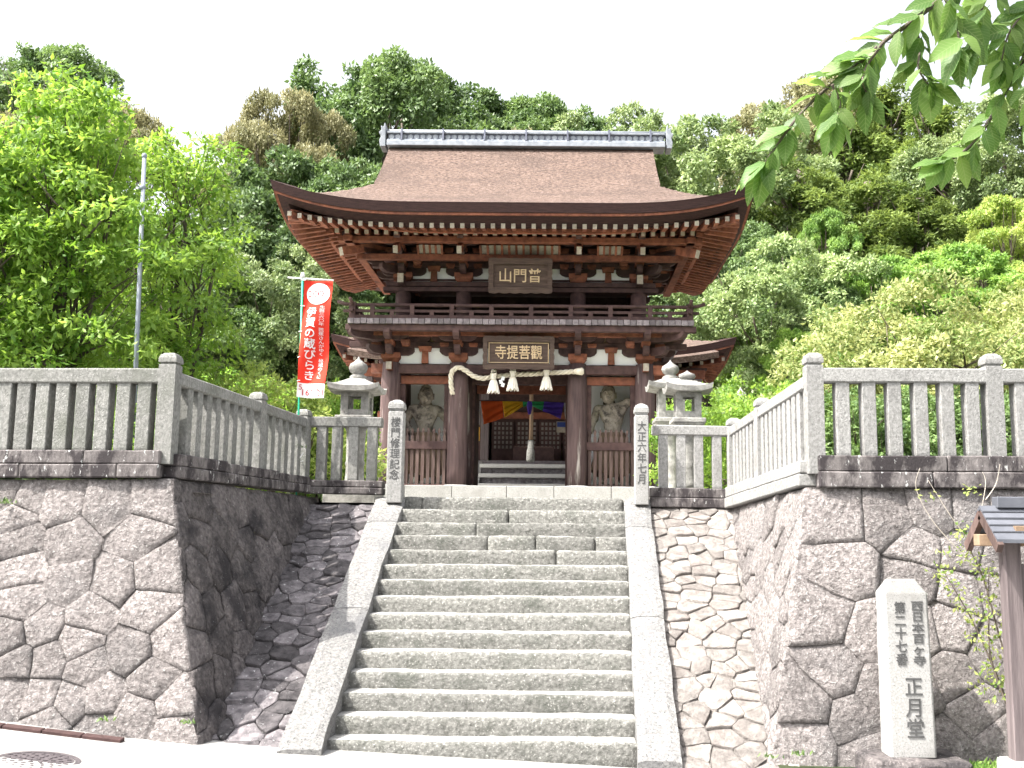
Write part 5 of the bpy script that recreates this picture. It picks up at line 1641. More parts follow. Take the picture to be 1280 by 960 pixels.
for f in ([b0, b0 + 1, apx + 1, apx], [b0 + 1, b0 + 2, b0 + 3, apx + 2, apx + 1], [b0 + 3, b0 + 4, apx + 3, apx + 2], [b0 + 4, b0 + 5, b0, apx, apx + 3], [apx, apx + 1, apx + 2, apx + 3]): mb.f.append(f); mb.m.append(0)
mb.build('slab', G['pale'], t, bevel=.008)
vs, fs = rough_box((.86, .58, .2), (8, 6, 3), .03, .02, 4, 3)
MB().add([q + Vector(((sx0 + sx1) / 2 + .02, DSt + .12, zs0 - .10)) for q in vs], fs).build('base', G['wall_dark'], t)
def ins(body, px, y0, y1, wpx):
    za, zb_ = P(px, y1, DSt).z, P(px, y0, DSt).z
    f = ((za + zb_) / 2 - zs0) / (zsh - zs0)
    text('\n'.join(body), 1, (P(px, (y0 + y1) / 2, DSt).x, DSt + .035 * f - .004, (za + zb_) / 2), t, G['carve'], fit=(wpx * DSt / FPX, zb_ - za), rot=(-.035 / (zsh - zs0), 0, 0), bold=.004, extr=.004)
ins('西日本百ヶ寺', 1149, 752, 832, 15)
ins('第二十七番', 1127, 752, 832, 14)
ins('正月堂', 1143.5, 848, 922, 21)

DN = 9.0
t = thing('notice_board', 'roofed wooden notice board at the right edge of the road', 'notice board', Vector((P(1268, 950, DN).x, DN, -.1)))
px_ = P(1267.5, 800, DN).x
zg = P(1268, 957, DN).z; zt_ = P(1268, 668, DN).z
for k, x in enumerate((px_, px_ + 1.75)):
    MB().box((x, DN, (zg + .02 + zt_) / 2), (.14, .14, zt_ - zg - .02)).build('post', G['wood_grey'], t, bevel=.008)
    vs, fs = rough_box((.3, .3, .14), (4, 4, 3), .03, .006, 5, k)
    MB().add([q + Vector((x, DN, zg - .02)) for q in vs], fs).build('footing', G['pale'], t)
bx('board', G['wood_grey'], px_ + .08, px_ + 1.67, DN - .02, DN + .03, zg + .75, zt_ - .25, .005, t)
bx('crossbeam', G['wood_tan'], px_ - .28, px_ + 2.03, DN - .06, DN + .06, zt_ - .10, zt_ + .0, .006, t)
xe0 = P(1241, 676, DN - .25).x; xe1 = px_ + 2.1
zap = P(1228, 632, DN).z; zfe = P(1241, 674, DN - .28).z
for sg in (-1, 1):
    yr, ye = DN, DN + sg * .34
    rf = MB().add([(xe0, yr, zap), (xe1, yr, zap), (xe1, ye, zfe), (xe0, ye, zfe), (xe0, yr, zap - .03), (xe1, yr, zap - .03), (xe1, ye, zfe - .03), (xe0, ye, zfe - .03)],
             [(0, 1, 2, 3), (4, 7, 6, 5), (0, 4, 5, 1), (1, 5, 6, 2), (2, 6, 7, 3), (3, 7, 4, 0)]).build('roof_slope', G['metal_roof'], t)
    for k in range(1, 5):
        f = k / 5
        q0 = Vector((xe0 - .005, yr + (ye - yr) * f, zap + (zfe - zap) * f + .006)); q1 = Vector((xe1, q0.y, q0.z))
        MB().beam(q0, q1, .02, .012).build('seam', G['metal_roof'], rf)
    MB().beam((xe0 + .02, yr, zap - .075), (xe0 + .02, ye, zfe - .075), .05, .085, up=Vector((1, 0, 0)) if False else Vector((0, 0, 1))).build('bargeboard', G['wood_brown'], t)
    MB().beam((xe0 + .05, ye * .75 + yr * .25, zfe * .75 + zap * .25 - .06), (xe1, ye * .75 + yr * .25, zfe * .75 + zap * .25 - .06), .04, .05).build('roof_purlin', G['wood_tan'], t)
bx('ridge_cap', G['metal_roof'], P(1243, 626, DN).x, xe1 - .2, DN - .06, DN + .06, zap - .02, zap + .075, .006, t)
bx('bracket', G['wood_tan'], px_ - .05, px_ + .05, DN - .26, DN + .26, zt_ - .001, zt_ + .07, .004, t)

DPo = 14.0
pb = P(176, 470, DPo); ptp = P(180.5, 196, DPo)
t = thing('lamp_pole', 'slim grey steel pole standing in front of the left leafy tree', 'pole', Vector((pb.x, DPo, TZ - .05)))
MB().tube([(pb.x - .03, DPo, TZ - .05), (ptp.x, DPo, ptp.z)], [.034, .028], 12).build('pole', G['steel'], t, smooth=True)
MB().lathe([(.03, -.02), (.036, .0), (.036, .03), (.02, .05), (.005, .055)], ptp, 12).build('cap', G['steel'], t, smooth=True)
MB().lathe([(.036, -.03), (.045, -.02), (.045, .02), (.036, .03)], (ptp.x, DPo, ptp.z - .45), 12).build('clamp', G['steel'], t, smooth=True)

# ------------------------------------------------------------------ vegetation
def leaf_mesh(name, pos, axis, nor, ln, wd, material, rnd, fold=.25):
    n = len(pos)
    axis = axis / np.maximum(np.linalg.norm(axis, axis=1, keepdims=True), 1e-6)
    side = np.cross(axis, nor); side /= np.maximum(np.linalg.norm(side, axis=1, keepdims=True), 1e-6)
    up = np.cross(side, axis)
    ln = ln[:, None]; wd = wd[:, None]
    v = np.empty((n, 4, 3), np.float32)
    v[:, 0] = pos
    v[:, 1] = pos + axis * ln * .45 + side * wd * .5 - up * wd * fold
    v[:, 2] = pos + axis * ln
    v[:, 3] = pos + axis * ln * .45 - side * wd * .5 - up * wd * fold
    me = bpy.data.meshes.new(name)
    me.vertices.add(n * 4); me.vertices.foreach_set('co', v.ravel())
    me.loops.add(n * 6)
    b = (np.arange(n) * 4)[:, None]
    me.loops.foreach_set('vertex_index', (b + np.array([[0, 1, 2, 0, 2, 3]])).ravel().astype(np.int32))
    me.polygons.add(n * 2)
    me.polygons.foreach_set('loop_start', (np.arange(n * 2) * 3).astype(np.int32))
    me.update(calc_edges=True)
    at = me.attributes.new('rnd', 'FLOAT', 'FACE')
    at.data.foreach_set('value', np.repeat(rnd, 2).astype(np.float32))
    me.materials.append(material)
    me.validate()
    return me
def unit(rs, n):
    d = rs.normal(size=(n, 3)); return d / np.linalg.norm(d, axis=1, keepdims=True)
def crown_points(lobes, n, rs, sub=12, subr=.42, flat=.8, low=-.35, fill=.12):
    """leaf sites on small clumps that sit on the surface of each lobe"""
    cs, rr, ds = [], [], []
    tot = sum(l[1][0] * l[1][0] for l in lobes)
    for c, r in lobes:
        c = np.array(c); r = np.array(r)
        k = max(5, int(sub * len(lobes) * r[0] * r[0] / tot))
        d = unit(rs, k * 3); d = d[d[:, 2] > low][:k]
        for q in d:
            cs.append(c + q * r * rs.uniform(.7, 1.0)); rr.append(subr * r.mean() * rs.uniform(.7, 1.25)); ds.append(q)
    cs = np.array(cs); rr = np.array(rr); ds = np.array(ds)
    w_ = rr ** 2; w_ /= w_.sum()
    i = rs.choice(len(cs), n, p=w_)
    d = unit(rs, n) + ds[i] * .45 + np.array([0, 0, .25]); d /= np.linalg.norm(d, axis=1, keepdims=True)
    rad = np.where(rs.uniform(size=n) < fill, rs.uniform(.2, .9, n), 1 - np.abs(rs.normal(0, .30, n)))
    pos = cs[i] + d * (rr[i] * rad)[:, None] * np.array([1, 1, flat])
    tone = rs.uniform(size=len(cs))[i]
    return pos, d, tone
def crown(name, lobes, n, leaf, material, seed, sub=12, subr=.42, flat=.8, low=-.35, droop=.3, asp=.55, upn=.6, var=.35, fill=.12):
    rs = np.random.RandomState(seed)
    pos, d, tone = crown_points(lobes, n, rs, sub, subr, flat, low, fill)
    ax = unit(rs, n) + d * .5 - np.array([0, 0, droop])
    nr = d * .42 + np.array([0, 0, upn]) + unit(rs, n) * .6
    ln = leaf * rs.uniform(.7, 1.3, n)
    return leaf_mesh(name, pos, ax, nr, ln, ln * asp, material, np.clip(tone * .5 + rs.uniform(size=n) * .5, 0, 1))
def limbs(name, trunk, tips, r0, seed, material=None, wob=.25):
    rg = random.Random(seed)
    mb = MB()
    tr = [Vector(p) for p in trunk]
    path = catmull(tr, 5)
    m = len(path)
    mb.tube(path, [r0 * (1 - .6 * i / m) for i in range(m)], 9)
    for q in tips:
        q = Vector(q)
        i = min(m - 1, max(2, int(m * rg.uniform(.35, .95))))
        a = path[i]
        if q.z < a.z: a = path[max(2, int(i * .6))]
        mid = a.lerp(q, .5) + Vector((rg.uniform(-wob, wob), rg.uniform(-wob, wob), rg.uniform(0, wob)))
        pp = catmull([a, mid, q], 4)
        mb.tube(pp, [r0 * .34 * (1 - .75 * k / len(pp)) for k in range(len(pp))], 6)
        for _ in range(2):
            e = q + Vector((rg.uniform(-1, 1), rg.uniform(-1, 1), rg.uniform(.0, .8))) * .8
            mb.tube([mid.lerp(q, .4), mid.lerp(e, .6), e], [r0 * .16, r0 * .1, r0 * .03], 5)
    return mb.mesh(name, material or G['trunk'], (0, 0, 0), smooth=True)[0]
PROTO = {}
def proto(key, height, lobes, n, leaf, mkey, trunk, r0, seed, **kw):
    me = crown('crown', lobes, n, leaf, L[mkey], seed, **kw)
    lm = limbs('trunk', trunk, [l[0] for l in lobes], r0, seed)
    zc_ = np.empty(len(me.vertices) * 3, np.float32); me.vertices.foreach_get('co', zc_)
    PROTO[key] = (float(np.percentile(zc_.reshape(-1, 3)[:, 2], 99.7)), lm, me)
def lob_round(seed, nl, c, ext, r):
    rg = random.Random(seed); out = []
    for k in range(nl):
        z = 1 - 2 * (k + .5) / nl; a = k * 2.4 + rg.uniform(-.4, .4); s = sqrt(max(0, 1 - z * z))
        q = rg.uniform(.55, .8)
        rr = r * rg.uniform(.75, 1.2)
        out.append(((c[0] + ext[0] * s * cos(a) * q, c[1] + ext[1] * s * sin(a) * q, c[2] + ext[2] * z * q), (rr, rr, rr * .85)))
    return out
TK = [(0, 0, -.6), (.1, 0, 1.5), (-.1, .1, 3.4), (.1, 0, 5.4)]
proto('broad_a', 10, lob_round(1, 13, (0, 0, 6.2), (3.6, 3.4, 3.4), 1.5), 72000, .15, 'evergreen', TK, .32, 21, sub=26, subr=.32)
proto('broad_b', 10, lob_round(2, 11, (0, 0, 6.0), (3.4, 3.4, 3.7), 1.6), 72000, .15, 'blue', TK, .30, 22, sub=28, subr=.30)
proto('silver', 10, lob_round(3, 12, (0, 0, 6.2), (3.7, 3.5, 3.3), 1.45), 70000, .14, 'silver', TK, .28, 23, sub=28, subr=.28)
proto('pale', 10, lob_round(4, 12, (0, 0, 6.4), (3.5, 3.4, 3.2), 1.4), 60000, .14, 'pale', TK, .28, 24, sub=28, subr=.28)
rg = random.Random(9)
um = []
for k in range(12):
    a = k * 2.4; rr = .5 + 3.0 * sqrt((k + .5) / 12); z = 9.2 - .16 * rr * rr + rg.uniform(-.7, .3)
    um.append(((rr * cos(a), rr * sin(a), z), (1.35, 1.35, .55)))
for k in range(4): um.append(((rg.uniform(-2.5, 2.5), rg.uniform(-2, 2), rg.uniform(4.8, 6.5)), (1.0, 1.0, .45)))
proto('airy', 10, um, 42000, .13, 'olive', [(0, 0, -.6), (.2, 0, 2), (-.1, .1, 4.5), (.2, 0, 7)], .26, 25, sub=14, subr=.42, flat=.6)
cd = []
for k in range(34):
    z = 1.6 + 8.2 * (k / 34) ** .95; rr = 2.5 * (1 - (z - 1.0) / 9.6) ** .75; a = k * 2.4
    cd.append(((rr * .72 * cos(a), rr * .72 * sin(a), z), (.55 + rr * .24, .55 + rr * .24, .62)))
proto('cedar', 10.4, cd, 64000, .18, 'cedar', [(0, 0, -.6), (0, 0, 3), (0, 0, 6), (0, 0, 10)], .28, 26, sub=8, subr=.5, flat=.9, asp=.34, upn=.25, low=-.5)
mp_ = []
rg = random.Random(10)
for k in range(30):
    z = 2.4 + 7.0 * (k + .5) / 30; f = (z - 2.0) / 8; rr = 3.4 * sin(min(1, f * .85 + .18) * pi) ** .7; a = k * 2.4; q = rg.uniform(.35, 1)
    mp_.append(((rr * q * cos(a), rr * q * sin(a), z), (1.15, 1.15, .38)))
proto('maple', 10, mp_, 70000, .135, 'light', TK, .22, 27, sub=9, subr=.46, flat=.5, upn=.9, droop=.35)
proto('spring', 10, mp_, 60000, .135, 'spring', TK, .22, 28, sub=9, subr=.46, flat=.5, upn=.9, droop=.35)
proto('yellow', 10, mp_, 50000, .14, 'yellow', TK, .2, 29, sub=9, subr=.46, flat=.5, upn=.9, droop=.35)
def lob_bush(seed, nl, r):
    rg = random.Random(seed); out = []
    for k in range(nl):
        a = k * 2.4; z = (k + .5) / nl; s = sqrt(max(0, 1 - (z * .95) ** 2))
        out.append(((s * cos(a) * 1.35, s * sin(a) * 1.35, .5 + z * 1.6), (r, r, r * .85)))
    return out
BT = [(0, 0, -.2), (.05, 0, .3), (-.05, 0, .7), (0, .05, 1.2)]
proto('azalea', 2.9, lob_bush(1, 16, .75), 42000, .065, 'azalea', BT, .09, 31, sub=16, subr=.36, upn=.8, fill=.2)
proto('bush', 2.9, lob_bush(2, 14, .75), 12000, .11, 'spring', BT, .08, 32, sub=14, subr=.4, upn=.8, fill=.2)
proto('bush_dark', 2.9, lob_bush(3, 14, .75), 12000, .11, 'evergreen', BT, .08, 33, sub=14, subr=.4, upn=.8, fill=.2)
proto('bush_light', 2.9, lob_bush(4, 14, .75), 12000, .10, 'yellow', BT, .08, 34, sub=14, subr=.4, upn=.8, fill=.2)
used = {}
def tree(key, px, ytop, D, label, wmul=1.0, name='tree', cat='tree', group=None, rz=None, base=None):
    h, lm, me = PROTO[key]
    top = P(px, ytop + (24 if D > 27 else 6), D)
    z0 = (hill(top.x, D) if D > 27 else TZ - .05) if base is None else base
    s = (top.z - z0) / h
    t = thing(name, label, cat, Vector((top.x, D, z0 - .05)), group or ('shrubs behind the fences' if cat == 'shrub' else 'trees on the slope behind the gate'))
    sc = (s * wmul, s * wmul, s)
    rot = (0, 0, R.uniform(0, 6.28) if rz is None else rz)
    put('trunk' if name != 'shrub' else 'stems', lm, t, (top.x, D, z0 - .05), rot, sc)
    put('crown', me, t, (top.x, D, z0 - .05), rot, sc)
    return t
# trees behind the gate roof and on the hillside
tree('broad_b', 452, 74, 47, 'tall dark green tree above the left end of the gate ridge', .85, 'evergreen_tree')
tree('broad_a', 538, 60, 52, 'tallest dark green tree above the gate ridge, left of centre', .95, 'evergreen_tree')
tree('broad_b', 640, 90, 58, 'dark green tree just behind the middle of the gate ridge', .95, 'evergreen_tree')
tree('broad_a', 700, 118, 60, 'lower dark green tree behind the right half of the ridge', 1.0, 'evergreen_tree')
tree('pale', 655, 138, 44, 'pale cream flowering crown peeping over the middle of the ridge', .42, 'flowering_tree')
tree('silver', 775, 122, 52, 'light green rounded tree above the right end of the ridge', .75, 'evergreen_tree')
tree('airy', 358, 103, 42, 'brownish umbrella-shaped tree with bare limbs left of the gate roof', .46, 'umbrella_tree')
tree('airy', 300, 168, 47, 'small sparse olive tree left of the umbrella-shaped tree', .36, 'umbrella_tree')
tree('broad_b', 405, 165, 38, 'dark green tree tucked against the left roof slope', .85, 'evergreen_tree')
tree('silver', 345, 285, 34, 'silvery green tree below the left eave tip', .85, 'evergreen_tree')
tree('broad_b', 300, 262, 40, 'dark tree in the gap between the left leafy tree and the gate', .8, 'evergreen_tree')
tree('broad_a', 425, 330, 36, 'dark shady tree behind the red banner', .9, 'evergreen_tree')
tree('broad_b', 20, 44, 46, 'dark green treetop at the upper left edge of the photo', .9, 'evergreen_tree')
tree('airy', 128, 94, 44, 'olive brown treetop behind the big left leafy tree', .6, 'umbrella_tree')
tree('broad_a', 60, 150, 40, 'mid green tree behind the far left leafy tree', 1.0, 'evergreen_tree')
tree('maple', 170, 240, 34, 'light green tree behind the lamp pole', .9, 'deciduous_tree')
tree('broad_a', 230, 300, 32, 'evergreen behind the lower right of the left leafy tree', 1.0, 'evergreen_tree')
# right hillside
tree('silver', 900, 122, 50, 'silvery blossoming tree right of the gate ridge against the sky', 1.0, 'evergreen_tree')
tree('pale', 985, 88, 58, 'pale olive treetop behind the tip of the hanging branch', .8, 'flowering_tree')
tree('cedar', 1050, 118, 54, 'dark cedar left of the hillside cedar group under the branch', 1.3, 'cedar_tree')
tree('cedar', 1110, 95, 56, 'tallest cedar of the right hillside', 1.3, 'cedar_tree')
tree('cedar', 1170, 120, 52, 'cedar between the two hanging leaf sprays', 1.35, 'cedar_tree')
tree('cedar', 1000, 190, 46, 'cedar right of the right eave tip', 1.35, 'cedar_tree')
tree('cedar', 1085, 205, 45, 'broad olive cedar in the middle of the right hillside', 1.5, 'cedar_tree')
tree('cedar', 1150, 225, 44, 'olive cedar below the right leaf spray', 1.45, 'cedar_tree')
tree('silver', 1260, 110, 48, 'grey green tree at the upper right edge behind the leaves', 1.0, 'evergreen_tree')
tree('yellow', 1265, 225, 38, 'yellow green tree at the right edge below the leaves', .8, 'deciduous_tree')
tree('silver', 965, 285, 36, 'bright rounded tree right of the right eave', .95, 'evergreen_tree')
tree('maple', 1030, 240, 42, 'slender light green tree in front of the cedars', .55, 'deciduous_tree')
tree('broad_a', 1020, 330, 34, 'mid green tree left of the big azalea', .8, 'evergreen_tree')
tree('maple', 1190, 285, 32, 'light green maple above the big azalea', 1.1, 'deciduous_tree')
tree('maple', 1100, 300, 36, 'feathery green tree behind the left of the big azalea', .9, 'deciduous_tree')
tree('yellow', 1275, 330, 27.5, 'yellow tinged tree at the right edge above the fence post', .8, 'deciduous_tree')
tree('broad_b', 905, 250, 42, 'dark tree in shade beneath the right eave tip', .9, 'evergreen_tree')
tree('spring', 945, 360, 37, 'bright green maple beside the hall roof', .75, 'deciduous_tree')
tree('maple', 880, 350, 42, 'green tree between the gate balcony and the hall roof', .8, 'deciduous_tree')
tree('spring', 990, 405, 22, 'bright spring green maple behind the right receding fence', .7, 'deciduous_tree')
tree('bush_dark', 1240, 430, 18, 'dark green shrub right of the big azalea behind the fence', 1.0, 'shrub', 'shrub')
tree('azalea', 1140, 352, 16.0, 'big rounded pale-tipped azalea behind the right front fence', .98, 'shrub', 'shrub')
tree('azalea', 1290, 395, 17.0, 'azalea cut off by the right edge behind the fence', .95, 'shrub', 'shrub')
tree('bush', 905, 470, 18.5, 'low bright shrub between the gate and the small pale lantern', .9, 'shrub', 'shrub')
tree('bush', 972, 470, 15.5, 'low leafy shrub right behind the mid post of the right receding fence', .9, 'shrub', 'shrub')
tree('bush_light', 350, 452, 17.0, 'bright yellow green shrub left of the red banner', 1.0, 'shrub', 'shrub')
tree('bush', 415, 470, 17.6, 'green shrub between the banner and the left lantern', .5, 'shrub', 'shrub')
tree('bush', 300, 455, 19.0, 'leafy shrub behind the shaded left fence', .9, 'shrub', 'shrub')
tree('maple', 392, 400, 36.5, 'light green small tree behind the lower end of the banner', .7, 'deciduous_tree')
tree('bush_dark', 75, 505, 13.6, 'dark shrub behind the left front fence, leftmost one', 1.2, 'shrub', 'shrub')
tree('bush', 165, 500, 14.0, 'green shrub behind the left front fence near the lamp pole', 1.0, 'shrub', 'shrub')
tree('bush', 250, 500, 15.5, 'green shrub behind the near half of the shaded left fence', 1.0, 'shrub', 'shrub')
for i, (px, lab) in enumerate(((1065, 'dark hedge shrub seen between balusters left of centre on the right fence'), (1130, 'dark hedge shrub under the big azalea between the fence balusters'), (1200, 'dark hedge shrub left of the second post of the right fence'), (1275, 'dark hedge shrub right of the second post of the right fence'))):
    tree('bush_dark', px, 472 + 6 * (i % 2), 12.9 + .3 * (i % 2), lab, 1.1, 'shrub', 'shrub')

# big leafy trees on the left terrace
def leafy(label, px, ytop, D, wpx, seed, n, ybot=380):
    top = P(px, ytop, D); z0 = TZ - .05
    H = top.z - z0; wd = wpx * D / FPX / 2
    rg = random.Random(seed); lobes = []
    for k in range(34):
        f = (k + .5) / 34
        z = H * (.24 + .72 * f); rr = wd * (.55 + .5 * sin(pi * min(1, f * 1.05))) * (1 - .55 * max(0, f - .55) / .45)
        a = k * 2.4; q = rg.uniform(.25, .95)
        lobes.append(((rr * q * cos(a), rr * q * sin(a) * .8, z + rg.uniform(-.2, .2)), (.62, .62, .24)))
    t = thing('leafy_tree', label, 'tree', Vector((top.x, D, z0)), 'leafy trees on the left terrace')
    tr = [(0, 0, -.1), (.05, 0, H * .2), (-.06, .04, H * .42), (.1, 0, H * .72)]
    put('trunk', limbs('trunk', tr, [l[0] for l in lobes[::2]], .085, seed, wob=.15), t, (top.x, D, z0))
    for dx in (-.35, .3):
        tr2 = [(dx * .3, .1, -.1), (dx * .6, .1, H * .2), (dx * 1.4, .05, H * .45), (dx * 2.2, 0, H * .7)]
        put('stem', limbs('stem', tr2, [l[0] for l in lobes[1::4]], .05, seed + 5, wob=.12), t, (top.x, D, z0))
    me = crown('crown', lobes, n, .125, L['spring'], seed, sub=12, subr=.62, flat=.55, droop=.55, asp=.46, upn=.9, low=-.6, fill=.35)
    put('crown', me, t, (top.x, D, z0))
leafy('large fresh green leafy tree behind the left front fence', 95, 110, 14.6, 300, 41, 17000)
leafy('slender fresh green tree right of the lamp pole on the left terrace', 232, 165, 16.2, 150, 42, 9000)
leafy('fresh green leafy tree cut off by the left edge of the photo', -40, 165, 13.9, 230, 43, 14000)

# understorey on the hillside: one mass of leaves
rs = np.random.RandomState(77)
n = 90000
xs = rs.uniform(-42, 42, n); ys = 34 + 40 * rs.uniform(size=n) ** 1.2
cl_ = np.array([noise.noise(Vector((x * .35, y * .35, 0))) for x, y in zip(xs, ys)])
hz_ = np.array([hill(x, y) for x, y in zip(xs, ys)])
zs_ = hz_ + rs.uniform(0, 1, n) ** .5 * (1.6 + 2.2 * np.clip(cl_ + .2, 0, 1))
ln_ = rs.uniform(.25, .5, n)
me = leaf_mesh('hillside_foliage', np.stack([xs, ys, zs_], 1), unit(rs, n) - np.array([0, 0, .2]), unit(rs, n) * .7 + np.array([0, -.2, .9]), ln_, ln_ * .6, L['evergreen'], np.clip(.5 + cl_ * .6 + rs.uniform(-.3, .3, n), 0, 1))
o = put('hillside_foliage', me, None, (0, 0, 0)); o['kind'] = 'stuff'

# weeds at the foot of the right wall, beside the stele, and small tufts in the joints
def weeds(name, spots, n, ln, mkey, seed):
    rs = np.random.RandomState(seed); k = rs.randint(0, len(spots), n)
    c = np.array([s_[:3] for s_ in spots])[k]; sp = np.array([s_[3] for s_ in spots])[k]
    pos = c + rs.normal(size=(n, 3)) * np.stack([sp, sp * .5, sp * .15], 1)
    pos[:, 2] = np.maximum(pos[:, 2], c[:, 2]) 
    l_ = ln * rs.uniform(.6, 1.4, n)
    me = leaf_mesh(name, pos, unit(rs, n) * .8 + np.array([0, -.2, .9]), unit(rs, n) + np.array([0, -.5, .3]), l_, l_ * .35, L[mkey], rs.uniform(size=n))
    o = put(name, me, None, (0, 0, 0)); o['kind'] = 'stuff'
spots = []
for px, py, D, s_ in ((1200, 935, 9.5, .12), (1225, 925, 9.6, .14), (1245, 935, 9.4, .14), (1215, 945, 9.3, .12), (1180, 945, 9.4, .06), (1255, 905, 9.6, .10)):
    q = P(px, py, D); spots.append((q.x, q.y, min(q.z, .03), s_))
weeds('weeds', spots, 900, .075, 'light', 5)
spots = []
for px, py, D, s_ in ((135, 902, 9.75, .05), (370, 560, 13.75, .07), (8, 630, 10.3, .05), (325, 738, 12.0, .03), (232, 905, 9.75, .03), (1000, 945, 9.7, .04), (960, 948, 9.6, .05)):
    q = P(px, py, D); spots.append((q.x, q.y, q.z, s_ + .008))
weeds('joint_weeds', spots, 150, .05, 'evergreen', 6)

# ------------------------------------------------------------------ young sapling in front of the right wall
DSa = 9.42
sp = thing('sapling', 'thin leafy sapling with bare pale twigs beside the notice board post', 'sapling', P(1262, 935, DSa))
stems = [[(1264, 940), (1258, 880), (1240, 830), (1215, 775), (1192, 735), (1178, 712)], [(1262, 930), (1262, 850), (1245, 780), (1228, 720), (1214, 690), (1205, 668)], [(1258, 880), (1238, 820), (1236, 760), (1236, 715)]]
lp = []
for s_ in stems:
    pts = catmull([P(x, y, DSa + .02 * i) for i, (x, y) in enumerate(s_)], 6)
    MB().tube(pts, [.011 * (1 - .75 * i / len(pts)) for i in range(len(pts))], 6).build('stem', G['trunk'], sp, smooth=True)
    lp += pts[8:]
for s_ in ([(1228, 720), (1200, 690), (1165, 650), (1145, 610), (1150, 585)], [(1205, 668), (1185, 640), (1160, 600)], [(1214, 690), (1225, 645), (1232, 605), (1228, 590)], [(1232, 625), (1245, 605), (1250, 580)]):
    pts = catmull([P(x, y, DSa + .1) for x, y in s_], 5)
    MB().tube(pts, [.006 * (1 - .7 * i / len(pts)) for i in range(len(pts))], 5).build('dry_twig', G['pale_twig'], sp, smooth=True)
rs = np.random.RandomState(8)
cen = [np.array(p[:]) for p in lp[::2]] + [np.array(P(x, y, DSa)[:]) for x, y in ((1160, 620), (1205, 655), (1180, 690), (1225, 765), (1222, 800), (1250, 850), (1225, 860), (1262, 790), (1200, 700), (1210, 612), (1245, 870), (1230, 835), (1255, 720))]
k = rs.randint(0, len(cen), 560)
pos = np.array(cen)[k] + rs.normal(size=(560, 3)) * np.array([.055, .05, .03])
l_ = rs.uniform(.035, .06, 560)
put('foliage', leaf_mesh('foliage', pos, unit(rs, 560) - np.array([0, 0, .3]), unit(rs, 560) * .6 + np.array([0, -.3, 1]), l_, l_ * .55, L['yellow'], rs.uniform(size=560)), sp, (0, 0, 0))

# ------------------------------------------------------------------ cherry tree whose branch hangs into the view at the top right
TX, TY = 2.75, 2.25
tz0 = road_z(TX, TY) - .08
ct = thing('cherry_tree', 'near leafy cherry branch hanging in from the top right corner', 'tree', Vector((TX, TY, tz0)))
MB().tube(catmull([Vector((TX, TY, tz0)), Vector((TX + .05, TY, 1.5)), Vector((TX - .05, TY + .1, 2.8)), Vector((TX + .02, TY + .15, 4.0)), Vector((TX + .1, TY + .1, 5.2))], 4), [.14 - .004 * i for i in range(17)], 12).build('trunk', G['trunk'], ct, smooth=True)
hub = P(1330, -160, 3.1)
MB().tube(catmull([Vector((TX - .03, TY + .12, 3.3)), Vector((TX - .3, TY + .5, 3.62)), hub], 6), [.055 - .0028 * i for i in range(13)], 8).build('limb', G['trunk'], ct, smooth=True)
# leaf mesh
def cherry_leaf(seed):
    rg = random.Random(seed); mb = MB()
    prof = [(0, .03), (.12, .5), (.3, .92), (.48, 1.0), (.66, .82), (.82, .5), (.93, .2), (1, .0)]
    bend = rg.uniform(.1, .3); cup = rg.uniform(.12, .3); tw = rg.uniform(-.3, .3)
    vs = []
    for f, w_ in prof:
        z = -bend * f * f
        for s_ in (-1, 0, 1):
            wv = .03 * sin(f * 17 + s_)
            vs.append(Vector((f, s_ * w_ * .25, z + abs(s_) * w_ * .25 * cup + s_ * tw * f * .1 + wv * abs(s_))))
    fs = []
    for i in range(len(prof) - 1):
        for j in range(2): fs.append((i * 3 + j, i * 3 + j + 1, i * 3 + j + 4, i * 3 + j + 3))
    mb.add(vs, fs)
    mb.tube([(-.16, 0, .02), (0, 0, 0)], .012, 4)
    me = mb.mesh('leaf', L['cherry'], (0, 0, 0), smooth=True)[0]
    at = me.attributes.new('rnd', 'FLOAT', 'FACE')
    v = rg.uniform(.1, .9)
    at.data.foreach_set('value', [v] * len(me.polygons))
    return me
CL = [cherry_leaf(k) for k in range(8)]
rg = random.Random(12)
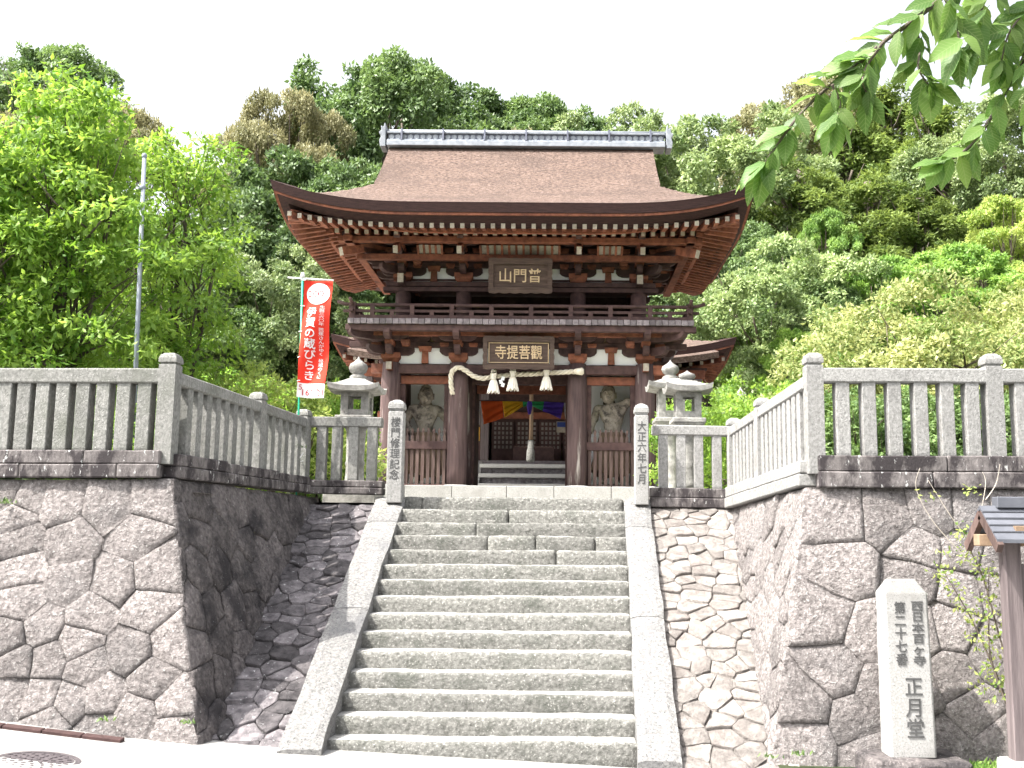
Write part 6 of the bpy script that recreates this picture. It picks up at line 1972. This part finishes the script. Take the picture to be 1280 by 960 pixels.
def leaf_at(p, dpx, dpy, ln, roll):
    """leaf at p pointing along an image-plane like direction in the world"""
    d = Vector((dpx, rg.uniform(-.35, .35), -dpy)).normalized()
    nrm = Vector((rg.uniform(-.5, .5), -rg.uniform(.15, 1.0), rg.uniform(.1, .9)))
    nrm = (nrm - d * nrm.dot(d)).normalized()
    m = Matrix((d, nrm.cross(d), nrm)).transposed()
    put('leaf', CL[rg.randrange(8)], ct, p, m, (ln, ln * rg.uniform(.85, 1.1), ln))
twigs = [([(1330, -160), (1250, -70), (1180, -5), (1140, 27), (1105, 52), (1070, 82), (1040, 105), (1012, 130), (988, 158), (968, 186), (955, 205)], 3.1, 15),
         ([(1105, 52), (1085, 80), (1078, 100), (1084, 118)], 3.05, 12),
         ([(1140, 27), (1150, 55), (1148, 85), (1160, 105)], 3.12, 12),
         ([(1330, -160), (1310, -20), (1285, 60), (1262, 105), (1240, 145), (1218, 177), (1195, 196), (1178, 204)], 3.3, 15),
         ([(1250, -70), (1235, -10), (1222, 25), (1212, 60)], 3.2, 12),
         ([(1310, -20), (1285, 10), (1262, 40), (1252, 75)], 3.25, 12),
         ([(1285, 60), (1290, 100), (1300, 150)], 3.2, 14),
         ([(1180, -5), (1195, 30), (1200, 60)], 3.0, 14),
         ([(1040, 105), (1050, 130), (1045, 150)], 3.05, 12)]
for pl, D, stp in twigs:
    path = catmull([P(x, y, D + .02 * sin(i * 2.1)) for i, (x, y) in enumerate(pl)], 8)
    r0 = .009 if len(pl) > 6 else .004
    MB().tube(path, [r0 * (1 - .75 * i / len(path)) + .0012 for i in range(len(path))], 6).build('twig', G['trunk'], ct, smooth=True)
    acc = 0; side = 1
    for i in range(1, len(path)):
        acc += (path[i] - path[i - 1]).length * FPX / D
        if acc > stp * .8:
            acc = 0; side = -side
            tg = (path[i] - path[i - 1]).normalized()
            ax, ay = tg.x, -tg.z
            for rep in range(2):
                a = atan2(ay, ax) + side * rg.uniform(.3, 1.25)
                dx, dy = cos(a), sin(a) + .22
                leaf_at(path[i] + Vector((rg.uniform(-.01, .01), rg.uniform(-.03, .03), rg.uniform(-.01, .01))), dx, dy, rg.uniform(.075, .125), rg.uniform(-.9, .9))
                side = -side
    # tip leaves
    for a in (-.5, .1, .7):
        tg = (path[-1] - path[-2]).normalized(); b = atan2(-tg.z, tg.x) + a
        leaf_at(path[-1], cos(b), sin(b) + .35, rg.uniform(.10, .14), rg.uniform(-.6, .6))
